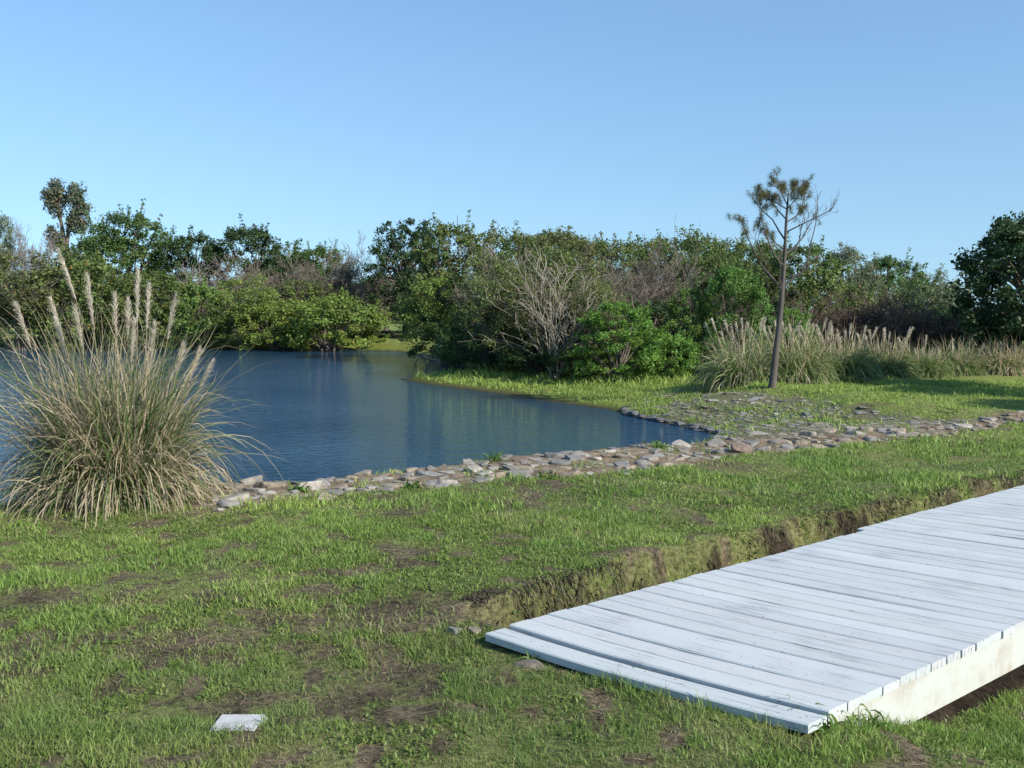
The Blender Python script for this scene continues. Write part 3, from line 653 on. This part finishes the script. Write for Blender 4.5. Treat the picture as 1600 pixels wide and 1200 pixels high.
def stems_to(cent, nst, rbase=.03, spread=.18):
    lines = []; idx = rng.choice(len(cent), nst, replace=False)
    for q_, i_ in enumerate(idx):
        c = cent[i_] * (1.0 if q_ % 2 else 1.0 + .16 * rng.random()); a = rng.random() * 6.28; b_ = np.array([math.cos(a) * spread * rng.random(), math.sin(a) * spread * rng.random(), -.12]); t = np.linspace(0, 1, 7)[:, None]
        mid = b_ + (c - b_) * .5 + np.array([*(-c[:2] * .22), c[2] * .12]) + rng.normal(0, .05, 3)
        P = (1 - t) ** 2 * b_ + 2 * t * (1 - t) * mid + t ** 2 * c; P[1:-1] += rng.normal(0, .015, (5, 3)); lines.append((P, np.linspace(rbase * (.6 + .6 * rng.random()), .005, 7)))
    return lines
def grow(p0, d, L_, r, depth, out, up=.12, wig=.16, kids=(3, 5), shrink=.58):
    m_ = 6; pts_ = [np.array(p0, float)]; d = d / np.linalg.norm(d); dirs = []
    for s in range(m_):
        d = d + np.random.normal(0, wig, 3) * .6 + np.array([0, 0, up * .5]); d = d / np.linalg.norm(d); pts_.append(pts_[-1] + d * L_ / m_); dirs.append(d)
    out.append((np.array(pts_), np.linspace(r, max(r * .35, .003), m_ + 1), depth))
    if depth > 0:
        for k in range(random.randint(*kids)):
            i_ = random.randint(2, m_); ax = np.random.normal(0, 1, 3); side = ax - (ax @ dirs[i_ - 1]) * dirs[i_ - 1]; side /= np.linalg.norm(side)
            grow(pts_[i_], dirs[i_ - 1] * .8 + side * random.uniform(.45, .95), L_ * shrink * random.uniform(.7, 1.2), max(r * .5, .003), depth - 1, out, up, wig, kids, shrink)
np.random.seed(3)
def twig_lines(nst, L_, depth, r, tilt, kids=(3, 5), spread=.12, up=.15):
    out = []
    for s in range(nst):
        a = random.uniform(0, 6.28); tl = random.uniform(.05, tilt); grow((math.cos(a) * spread * random.random(), math.sin(a) * spread * random.random(), -.08), np.array([math.cos(a) * math.sin(tl), math.sin(a) * math.sin(tl), math.cos(tl)]), L_ * random.uniform(.75, 1.15), r * random.uniform(.6, 1.1), depth, out, up, .16, kids)
    return out
def fit(lines, R_=1.0, Hh=HU):
    A_ = np.concatenate([l[0] for l in lines]); z1 = np.percentile(A_[:, 2], 99.7); r1 = np.percentile(np.hypot(A_[:, 0], A_[:, 1]), 97)
    return [(np.stack([l[0][:, 0] * R_ / r1, l[0][:, 1] * R_ / r1, l[0][:, 2] * Hh / z1], 1), l[1], l[2]) for l in lines]
VAR = {'dense': [], 'airy': [], 'bare': [], 'low': [], 'fan': []}
def dense_var(n, top):
    c = body_clumps(n, top); V, Q, C = clump_leaves(c, .08 + .15 * rng.random(len(c)), 85, .058, axis=np.stack([c[:, 0] * 0, c[:, 1] * 0, c[:, 2] * .7], 1))
    sp = []                                                     # leafy shoots breaking the outline
    for k in range(60):
        b_ = c[rng.integers(len(c))]; d = norm((b_ * np.array([.6, .6, .25]) + np.array([0, 0, .7]))[None])[0]; sp.append(b_[None] + d[None] * np.linspace(.03, .16 + .36 * rng.random() ** 2, 6)[:, None])
    sp = np.concatenate(sp); v2, q2, c2_ = clump_leaves(sp, np.full(len(sp), .05), 8, .052)
    cr_ = mesh('crown', *(lambda r_: (r_[0], r_[1], None, r_[2]))(join([(V, Q, C), (v2, q2, c2_)])), M_leaf)
    tv, tq = tubes(stems_to(c, 26, .028), 5); return (mesh('stems', tv, tq, None, None, M_bark, True), cr_)
for s in range(4): VAR['dense'].append(dense_var(190, HU))
for s in range(4): VAR['low'].append(dense_var(130, 1.35))
for s in range(4):
    tl_ = fit(twig_lines(12, 1.5, 3, .016, .6, (3, 4)), .95, HU); ends = np.array([l[0][j_] for l in tl_ if l[2] <= 1 for j_ in (3, -1)]); ends = ends[ends[:, 2] > .25]
    k = rng.permutation(len(ends))[:420]; c = ends[k]; V, Q, C = clump_leaves(c, .06 + .10 * rng.random(len(c)), 22, .05)
    c3 = body_clumps(110, 2.5, .1, .5); v2, q2, c2_ = clump_leaves(c3, .13 + .12 * rng.random(len(c3)), 60, .054)
    cr_ = mesh('crown', *(lambda r_: (r_[0], r_[1], None, r_[2]))(join([(V, Q, C), (v2, q2, c2_)])), M_leaf)
    tv, tq = tubes([(l[0], l[1]) for l in tl_], 4); VAR['airy'].append((mesh('stems', tv, tq, None, None, M_bark, True), cr_))
for s in range(4):
    tl_ = fit(twig_lines(17, 1.75, 4, .015, .5, (3, 5), .2, .1), 1.0, HU); tv, tq = tubes([(l[0], np.maximum(l[1], .0038)) for l in tl_ if l[2] >= 2], 4); v2, q2 = tubes([(l[0], np.maximum(l[1], .0036)) for l in tl_ if l[2] < 2], 3)
    VAR['bare'].append((mesh('stems', tv, tq, None, None, M_bark, True), mesh('twigs', v2, q2, None, None, M_bark, True)))

for s in range(3):
    tl_ = fit(twig_lines(17, 1.9, 3, .0155, .42, (2, 4), .12, .06), 1.0, HU); tv, tq = tubes([(l[0], np.maximum(l[1], .0045)) for l in tl_ if l[2] >= 2], 4); v2, q2 = tubes([(l[0], np.maximum(l[1], .0038)) for l in tl_ if l[2] < 2], 3)
    VAR['fan'].append((mesh('stems', tv, tq, None, None, M_bark, True), mesh('twigs', v2, q2, None, None, M_bark, True)))

DK, DG, OL, OB, YG, BG, GG = (.055, .095, .032), (.10, .165, .05), (.145, .19, .055), (.155, .175, .062), (.20, .275, .06), (.14, .27, .05), (.18, .22, .125)
BK, PB, DB_, GB = (.13, .11, .09), (.33, .295, .245), (.15, .112, .095), (.20, .172, .145)
PLANTS = [
 # kind, px, distance, width px, top px, colour, label
 ('airy', 30, 49, 190, 385, OB, 'brownish olive bush behind the left side of the tall pampas grass'),
 ('dense', 140, 50.5, 170, 390, OL, 'olive bush behind the tallest plume of the near pampas grass'),
 ('dense', 232, 49.5, 130, 420, OL, 'yellowish olive bush behind the right plumes of the near pampas grass'),
 ('dense', 308, 50.5, 120, 436, (.15, .23, .055), 'mid green bush on the far bank just right of the pampas plumes'),
 ('airy', 385, 50, 120, 425, YG, 'loose yellow green bush midway along the far left bank'),
 ('dense', 432, 49.5, 110, 468, (.19, .25, .055), 'low round green bush on the waterline below bare twigs'),
 ('dense', 520, 49, 150, 455, YG, 'bright yellow green bush overhanging the water at the end of the far left bank'),
 ('airy', 470, 53, 140, 428, OL, 'thin leaved olive bush behind the overhanging yellow green bush'),
 ('dense', 168, 62, 130, 362, DG, 'dark green tree below the two lobed tall tree'),
 ('dense', 205, 63, 150, 328, DG, 'highest dark green bushy tree on the left wood edge'),
 ('dense', 300, 62, 120, 360, DK, 'flat topped dark green tree behind pale bare trunks'),
 ('dense', 388, 62, 130, 350, DK, 'dark green tree rising to a leafy point above bare brush'),
 ('dense', 500, 62, 100, 380, DG, 'dark green tree showing above grey twigs left of the sky gap'),
 ('bare', 300, 54, 130, 392, PB, 'bare shrub with pale trunks under the flat topped dark tree'),
 ('bare', 380, 55, 150, 390, GB, 'grey leafless brush in the middle of the left bank'),
 ('bare', 462, 54, 150, 384, GB, 'tallest grey leafless brush on the left bank'),
 ('bare', 535, 53, 100, 362, GB, 'thin leafless shrub with twigs against the sky beside the gap'),
 ('bare', 60, 75, 90, 345, (.30, .27, .26), 'pale leafless tree between the left edge and the tall tree'),
 ('airy', 8, 75, 60, 320, GG, 'greyish green tree cut by the left picture edge'),
 ('bare', 588, 56, 70, 385, GB, 'spindly bare shrub standing in the gap of the wood'),
 ('dense', 588, 100, 200, 436, DG, 'distant low green tree seen through the gap in the wood'),
 ('dense', 712, 39, 160, 345, OL, 'big round olive tree at the head of the hidden cove'),
 ('airy', 690, 37, 130, 420, YG, 'yellow leaved bush in front of the big round olive tree'),
 ('dense', 745, 34.5, 110, 490, DG, 'low dark bush at the root of the grassy spit'),
 ('airy', 795, 36, 140, 346, OL, 'leafy thicket with twigs over the left of the bare fan shrub'),
 ('bare', 868, 27.5, 215, 378, PB, 'large fan of pale bare stems rising behind the grassy spit'),
 ('airy', 880, 36, 150, 346, OB, 'grey olive tree directly above the fan of pale stems'),
 ('bare', 955, 31, 170, 385, GB, 'grey leafless thicket between the pale fan and the bright green bush'),
 ('bare', 800, 30, 140, 430, BK, 'dark leafless brush at the left foot of the pale fan'),
 ('dense', 965, 26, 130, 468, BG, 'bright green leafy bush behind the root of the spit'),
 ('dense', 1042, 26.3, 90, 515, BG, 'smaller bright green bush on the right of the larger one'),
 ('airy', 1010, 35, 140, 357, OL, 'olive tree with crooked pale limbs above the bright green bush'),
 ('airy', 1095, 35, 130, 352, (.145, .20, .06), 'mid green tree left of the leaning needle tuft'),
 ('dense', 1078, 27.5, 90, 445, (.14, .23, .055), 'narrow leafy bush hung with creepers beside the bright bushes'),
 ('dense', 1142, 27, 100, 408, (.13, .24, .055), 'tall green bush behind the left limb of the pine'),
 ('bare', 1120, 29, 120, 420, BK, 'dark leafless stems between two tall green bushes left of the pine'),
 ('airy', 1175, 34, 130, 362, OL, 'olive tree behind the pine crown left side'),
 ('dense', 1250, 33, 150, 378, (.13, .195, .055), 'broad green tree behind the bare right twigs of the pine'),
 ('airy', 1318, 34, 100, 374, GG, 'grey green feathery tree right of the pine'),
 ('dense', 1382, 36, 110, 397, DG, 'dark green round tree midway between pine and oak'),
 ('airy', 1445, 38, 110, 416, GG, 'lowest grey green tree just left of the dark oak'),
 ('dense', 1285, 30, 150, 425, OL, 'olive bush above the dark bare brush right of the pine'),
 ('bare', 1285, 28, 170, 448, DB_, 'dark brown leafless brush nearest the pine on its right'),
 ('bare', 1360, 27.5, 170, 438, DB_, 'dark brown leafless brush behind the middle of the pampas row'),
 ('bare', 1435, 28, 160, 446, DB_, 'dark brown leafless brush beside the oak'),
 ('bare', 1515, 27, 150, 490, DB_, 'low dark brush in the shade under the oak'),
 ('dense', 1640, 29, 200, 440, DK, 'dark evergreen bush past the oak, cut by the right picture edge'),
 ('dense', 850, 40, 170, 360, DG, 'dark green tree rising behind the middle of the bare thicket'),
 ('dense', 950, 41, 150, 368, OL, 'olive green tree behind the grey leafless thicket'),
 ('dense', 1050, 40, 150, 366, DG, 'dark green tree behind the olive tree with crooked limbs'),
 ('dense', 1150, 39, 150, 372, DG, 'dark green tree behind the leaning needle tuft of the pine'),
 ('bare', 800, 33, 150, 365, GB, 'tall grey leafless thicket left of the pale fan of stems'),
 ('bare', 905, 30.5, 170, 385, (.21, .185, .155), 'light brown leafless thicket right of the pale fan of stems'),
 ('bare', 1035, 32, 120, 372, GB, 'grey leafless limbs over the smaller bright green bush'),
 ('bare', 700, 40, 120, 345, GB, 'bare twigs showing over the big round olive tree'),
 ('dense', 612, 54, 150, 516, DK, 'lowest dark bush on the far bank beneath the small opening'),
 ('dense', 565, 51, 60, 478, OL, 'small olive bush closing the left side of the opening in the far bank'),
 ('dense', 672, 51, 80, 440, DK, 'dark bush closing the right side of the opening in the far bank'),
 ('dense', 1415, 42, 170, 424, DG, 'dark green tree far back between the round dark tree and the oak'),
 ('dense', 445, 66, 170, 388, DG, 'dark green tree far back behind the grey brush of the left bank'),
 ('airy', 790, 29.5, 130, 395, OL, 'olive bush tangled into the left side of the pale fan'),
 ('airy', 935, 27.6, 90, 425, OB, 'brownish bush peeping over the larger bright green bush'),
 ('airy', 865, 30.5, 120, 372, OL, 'olive bush rising behind the very centre of the pale fan'),
 ('airy', 828, 28.6, 110, 425, OB, 'brownish leafy bush growing up through the pale fan of stems'),
 ('airy', 905, 29, 120, 405, OL, 'olive bush between the pale fan and the bright green bush'),
 ('dense', 775, 31, 120, 520, DK, 'low dark bush at the back of the spit, left of the pale fan'),
 ('dense', 845, 28.5, 130, 535, DK, 'lowest dark bush under the pale fan of stems'),
 ('dense', 905, 27.2, 80, 540, DG, 'knee high dark bush at the left foot of the bright green bush'),
 ('dense', 1098, 26.8, 80, 520, DG, 'dark green bush at the left foot of the far pampas row'),
 ('dense', 1236, 23.5, 70, 478, BG, 'small bright green bush peeping out behind the pine trunk'),
 ('dense', 1330, 31, 170, 480, DK, 'low dark evergreen bush behind the brown brush'),
 ('dense', 1450, 31, 190, 470, DK, 'wide dark evergreen bush behind the brush left of the oak'),
 ('dense', 1580, 27, 170, 505, DK, 'low dark green bush under the oak at the right edge'),
 ('dense', 860, 33, 190, 470, DK, 'dark evergreen bush hidden behind the pale fan of stems'),
 ('dense', 1010, 30, 170, 470, DK, 'dark evergreen bush behind the two bright green bushes'),
 ('dense', 420, 58, 260, 450, DK, 'wide dark evergreen bush behind the bare brush of the left bank'),
 ('dense', 90, 58, 260, 430, DG, 'wide green bush behind the bushes left of the pampas plumes'),
]
def place(kind, px, d, wpx, top, colr, label, k, rzr=None):
    x = (px - 800) / F * d; zb = float(H(np.array([x]), np.array([d]))[0]); zb = max(zb, WZ)
    h = CAMZ + (HOR - top) / F * d - zb; r = wpx / 2 / F * d
    nm = {'dense': 'bush', 'airy': 'loose_bush', 'bare': 'bare_shrub'}[kind]; cat = {'dense': 'bush', 'airy': 'bush', 'bare': 'bare shrub'}[kind]
    if ' tree' in label.split(' below')[0].split(' above')[0].split(' beside')[0][:40]: nm, cat = 'tree', 'tree'
    t_ = thing(nm, label, cat, (x, d, zb), random.uniform(0, 6.28) if rzr is None else rzr, (r * 1.08, r * 1.08, h / (HU + .22)))
    hv = HU
    if kind == 'dense' and h < 1.85 * r: kind, hv = 'low', 1.35
    if kind == 'bare' and 'fan of pale' in label or 'pale trunks' in label: kind = 'fan'
    t_.scale[2] = h / (hv + .22)
    st, cr_ = VAR[kind][k % len(VAR[kind])]
    if kind in ('bare', 'fan'): obj('stems', st, t_, colr); obj('twigs', cr_, t_, np.array(colr) * .9)
    else: obj('stems', st, t_, GB if kind == 'airy' else BK); obj('crown', cr_, t_, colr)
    return t_
for k, row in enumerate(PLANTS): place(*row, k)

# oak at the right edge, its sheltering neighbours outside the picture
def big_tree(name, label, x, y, hgt, rad_, colr, nl=230, per=60, low=.28, seedk=0, leaf=.12):
    zb = float(H(np.array([x]), np.array([y]))[0]); t_ = thing(name, label, 'tree', (x, y, zb - .05))
    cs = []
    for k in range(nl):
        a = rng.random() * 6.28; zz = low + (1 - low) * rng.random(); pr = math.sqrt(max(.05, 1 - ((zz - .55) / .5) ** 2)) if zz > .55 else .75 + .45 * zz
        rr = rad_ * pr * (.35 + .65 * rng.random() ** .5) * (.58 + .8 * vnoise(a * 1.3, zz * 3, 1.0, seedk)); cs.append((rr * math.cos(a), rr * math.sin(a), zz * hgt))
    cs = np.array(cs); V, Q, C = clump_leaves(cs, .16 + .26 * rng.random(nl), per, leaf)
    ln = [(np.array([[0, 0, -.1], [.05, 0, hgt * .2], [-.05, .05, hgt * .45], [0, 0, hgt * .7]]), np.array([.2, .16, .11, .05]))]
    for c in cs[rng.permutation(nl)[:70]]:
        z0 = hgt * (.18 + .4 * rng.random()); t = np.linspace(0, 1, 6)[:, None]; b_ = np.array([0, 0, min(z0, c[2])]); mid = (b_ + c) / 2 + np.array([0, 0, .12 * hgt]) ; ln.append(((1 - t) ** 2 * b_ + 2 * t * (1 - t) * mid + t ** 2 * c, np.linspace(.06, .01, 6)))
    tv, tq = tubes(ln, 6); obj('trunk', mesh('trunk', tv, tq, None, None, M_bark, True), t_, BK); obj('crown', mesh('crown', V, Q, None, C, M_leaf), t_, colr)
    return t_
big_tree('oak_tree', 'large dark spreading oak at the right edge of the lawn', (1625 - 800) / F * 25.5, 25.5, 3.75, 2.5, (.05, .09, .035), 270, 75, .2, 1)
big_tree('tree', 'shadowy dark green tree right of the gap with its trunk showing', (637 - 800) / F * 51.5, 51.5, 5.9, 1.9, DK, 200, 70, .3, 6)
big_tree('tree', 'low spreading dark tree arching over the small opening in the far bank', (603 - 800) / F * 62, 62, 3.3, 2.7, DK, 190, 70, .34, 4, .14)
big_tree('oak_tree', 'tall oak farther right, shading the dark oak', 21.0, 22.5, 8.5, 3.6, (.03, .06, .022), 200, 60, .25, 2, .16)
for q, (x, y, h_, r_) in enumerate([(12.6, 13.2, 4.0, 1.2), (12.0, 16.2, 3.9, 1.1), (11.6, 18.8, 3.8, 1.0)]):
    big_tree('lawn_tree', ['small leafy lawn tree nearest the boardwalk on the right', 'small leafy lawn tree midway along the right side of the lawn', 'small leafy lawn tree close to the pampas row end'][q], x, y, h_, r_, DG, 80, 60, .5, q + 3, .12)

# tall two lobed tree far behind the left wood
d = 95.0; x0 = (108 - 800) / F * d; t_ = thing('tall_tree', 'tall two lobed dark olive tree rising far above the left wood', 'tree', (x0, d, -.1))
def lobes(lst, d, px0, n, per, lsz, hue=.25, cr0=.5):
    cs = []
    for cx, cy, rx, ry, wgt in lst:
        m_ = int(n * wgt); o_ = norm(rng.normal(0, 1, (m_, 3))) * rng.random((m_, 1)) ** .4
        cs.append(np.stack([((cx - px0) + o_[:, 0] * rx) / F * d, o_[:, 1] * rx / F * d, CAMZ + (HOR - cy + o_[:, 2] * ry) / F * d], 1))
    cs = np.concatenate(cs); return cs, clump_leaves(cs, cr0 * (.6 + .7 * rng.random(len(cs))), per, lsz, hue)
cs, (V, Q, C) = lobes([(96, 310, 14, 28, .32), (126, 308, 11, 20, .2), (127, 346, 13, 26, .26), (91, 374, 9, 26, .18), (84, 308, 9, 8, .05), (139, 326, 5, 10, .04)], d, 108, 150, 46, .25, .3, .62)
obj('crown', mesh('crown', V, Q, None, C, M_leaf), t_, (.14, .155, .10))
pt = lambda a, b_, o_=0: np.array([(a - 108) / F * d, o_, CAMZ + (HOR - b_) / F * d + .1])
ln = [(np.array([pt(108, 505), pt(108, 420), pt(106, 375), pt(100, 335), pt(100, 300)]), np.array([.26, .24, .2, .14, .07])), (np.array([pt(108, 400), pt(113, 360), pt(120, 335), pt(125, 305)]), np.array([.2, .16, .12, .06])), (np.array([pt(107, 385), pt(98, 372), pt(90, 365)]), np.array([.15, .1, .05]))]
tv, tq = tubes(ln, 7); obj('trunk', mesh('trunk', tv, tq, None, None, M_bark, True), t_, BK)

# ------------------------------------------------------------------ the young pine
PB0 = G(1207, 607, .05); d = PB0[1]
pine = thing('pine_tree', 'slim young pine with sparse crown standing alone on the far lawn', 'pine tree', (PB0[0], PB0[1], float(H(*PB0)) - .03))
def pp(a, b_, o_=0.0):
    b_ = b_ if b_ > 310 else 310 - (310 - b_) * .55
    return np.array([(a - 1207) / F * d, o_, (604 - b_) / F * d])
trunk = [(np.array([pp(1206, 608), pp(1209, 570), pp(1214, 520), pp(1218, 470), pp(1220, 440), pp(1222, 395), pp(1223, 345), pp(1225, 310), pp(1226, 285)]), np.array([.084, .07, .059, .052, .041, .036, .026, .017, .008]))]
tv, tq = tubes(trunk, 9); obj('trunk', mesh('trunk', tv, tq, None, None, M_bark, True), pine, (.10, .09, .08))
BR = [([(1218, 448), (1200, 428), (1185, 412), (1168, 380), (1152, 345)], .03, 1), ([(1218, 448), (1212, 425), (1210, 405)], .014, 0), ([(1220, 445), (1242, 425), (1252, 420), (1265, 405)], .03, 0), ([(1256, 418), (1258, 400), (1262, 380), (1270, 345), (1272, 322)], .016, 0),
      ([(1221, 412), (1205, 398), (1195, 380), (1182, 350), (1172, 318)], .022, 0), ([(1222, 395), (1240, 380), (1252, 365), (1266, 340)], .02, 0), ([(1222, 372), (1214, 358), (1205, 340), (1190, 325), (1178, 306)], .018, 1), ([(1223, 345), (1240, 335), (1250, 320), (1256, 300)], .016, 1),
      ([(1223, 340), (1212, 328), (1203, 315), (1192, 300)], .015, 1), ([(1224, 325), (1236, 312), (1246, 296), (1254, 280)], .012, 1), ([(1224, 318), (1214, 300), (1206, 282), (1203, 275)], .012, 1), ([(1224, 325), (1206, 314), (1192, 305), (1176, 308)], .012, 1),
      ([(1221, 420), (1236, 395), (1245, 370), (1248, 350)], .013, 0), ([(1219, 446), (1206, 432), (1192, 400), (1185, 372)], .016, 0), ([(1222, 388), (1208, 376), (1196, 356), (1188, 352)], .014, 1), ([(1223, 360), (1238, 352), (1262, 340), (1282, 330)], .015, 0), ([(1225, 300), (1232, 290), (1240, 272)], .01, 1), ([(1225, 300), (1220, 288), (1218, 276)], .01, 1)]
tw, tips = [], []
for pts_, r0, nd in BR:
    oy = random.uniform(-.35, .35); n_ = len(pts_); P = np.array([pp(a, b_, oy * (k_ / (n_ - 1))) for k_, (a, b_) in enumerate(pts_)])
    bl = []; bl.append((P, np.linspace(r0, .006, n_))); 
    for k_ in range(9 if nd == 0 else 7):
        i_ = random.randint(max(1, n_ // 2 - 1), n_ - 1); sub = []
        grow(P[i_] if i_ == n_ - 1 else P[i_] + (P[i_ + 1 if i_ < n_ - 1 else i_] - P[i_]) * random.random(), norm((P[i_] - P[i_ - 1])[None])[0] + np.random.normal(0, .45, 3) + np.array([0, 0, .25]), random.uniform(.14, .34) if not nd else random.uniform(.10, .24), .006, 1, sub, .3, .14, (1, 3))
        for l in sub:
            tw.append((l[0], np.maximum(l[1], .0035)))
            if nd and random.random() < .4: tips.append((l[0][-1], l[0][-1] - l[0][-2]))
    tips.append((P[-1], P[-1] - P[-2])) if nd else None
    tv, tq = tubes(bl, 6); obj('branch', mesh('branch', tv, tq, None, None, M_bark, True), pine, (.10, .088, .078))
tv, tq = tubes(tw, 3); obj('twigs', mesh('twigs', tv, tq, None, None, M_bark, True), pine, (.13, .11, .10))
for a, b_ in [(1225, 278), (1218, 285), (1232, 283), (1212, 295), (1228, 300), (1238, 295), (1200, 300), (1195, 318), (1192, 287), (1208, 318), (1216, 310), (1225, 318), (1205, 292), (1202, 276), (1185, 312), (1187, 325), (1235, 308), (1245, 283), (1253, 279), (1250, 320), (1240, 330), (1260, 332), (1270, 340),
              (1238, 286), (1247, 294), (1256, 288), (1244, 304), (1232, 296), (1228, 286), (1220, 295), (1246, 312), (1234, 318), (1210, 302), (1240, 276), (1215, 276), (1148, 340), (1140, 336), (1158, 350), (1163, 336), (1155, 360), (1168, 342), (1180, 352), (1188, 358), (1200, 358), (1215, 325)]:
    o_ = random.uniform(-.3, .3); a += random.uniform(-7, 7); b_ += random.uniform(-6, 6); tips.append((pp(a, b_, o_), np.array([random.uniform(-.5, .5), random.uniform(-.5, .5), 1.0])))
Pn, Dn = [], []
for P, D in tips:
    m_ = random.randint(45, 85); D = D / np.linalg.norm(D)
    Pn.append(P[None] - D[None] * (rng.random((m_, 1)) * .12)); Dn.append(norm(rng.normal(0, 1, (m_, 3)) * .75 + D[None] * .9))
Pn = np.concatenate(Pn); Dn = np.concatenate(Dn); n = len(Pn)
c = mix((.09, .125, .04), (.21, .18, .075), rng.random(n))
V, Q, C = ribbons(Pn, Dn, .07 + .07 * rng.random(n), np.full(n, .007), np.full(n, .3), c, 2); obj('needles', mesh('needles', V, Q, None, C, M_blade), pine)

# fallen logs in the gap, weeds by the stones
def log(a, b_, label, r0):
    ln = [(np.array([a, (np.array(a) * 2 + b_) / 3 + np.array([0, 0, .06]), (np.array(a) + np.array(b_) * 2) / 3 - np.array([0, 0, .04]), b_]), np.array([r0, r0 * .95, r0 * .8, r0 * .6]))]
    v, q = tubes(ln, 8); obj('fallen_log', mesh('fallen_log', v, q, None, None, M_bark, True), color=PB, label=label, category='log')
x = lambda px, d_: (px - 800) / F * d_
log((x(562, 57), 57, .35), (x(600, 57.5), 57.5, .25), 'pale fallen log lying in the gap behind the cove', .09)
def weed(px, py, hgt, label, n_=14, w_=.02):
    p_ = G(px, py); t_ = np.stack([rng.normal(0, .05, n_ * 4), rng.normal(0, .04, n_ * 4), np.zeros(n_ * 4)], 1)
    D = norm(rng.normal(0, .45, (n_ * 4, 3)) + np.array([0, 0, 1.0])); c = mix((.06, .15, .02), (.15, .22, .05), rng.random(n_ * 4))
    V, Q, C = ribbons(t_, D, hgt * (.5 + .7 * rng.random(n_ * 4)), w_ * (.6 + .8 * rng.random(n_ * 4)), np.full(n_ * 4, .5), c, 4)
    o = obj('weed', mesh('weed', V, Q, None, C, M_blade), label=label, category='weed', group='weeds along the bank and boardwalk'); o.location = (p_[0], p_[1], float(H(*p_)) - .01)
weed(468, 768, .13, 'green weed left of the broad whitish stone')
weed(645, 765, .12, 'green weed in front of the whitish cracked stones on the straw covered bank')
weed(772, 722, .17, 'tall green weed on the water side of the bank edging, mid pond', 12)
weed(1030, 702, .13, 'green weed tuft in the edging just before the pond narrows')
weed(860, 748, .12, 'green weed at the lawn side of the edging, below the spit')
weed(1282, 1141, .13, 'leafy weed grown over the near front corner of the boardwalk', 12, .012)
weed(1225, 1130, .10, 'low weed at the boardwalk front edge, beside the leafy corner weed', 10, .008)
weed(1345, 1128, .10, 'low leafy weed against the cream side board, beside the small dark rock', 12, .010)
weed(985, 1068, .09, 'grassy weed midway along the boardwalk front edge', 10, .007)
weed(845, 1035, .08, 'grassy weed beside the flat tan stone at the boardwalk front', 10, .007)
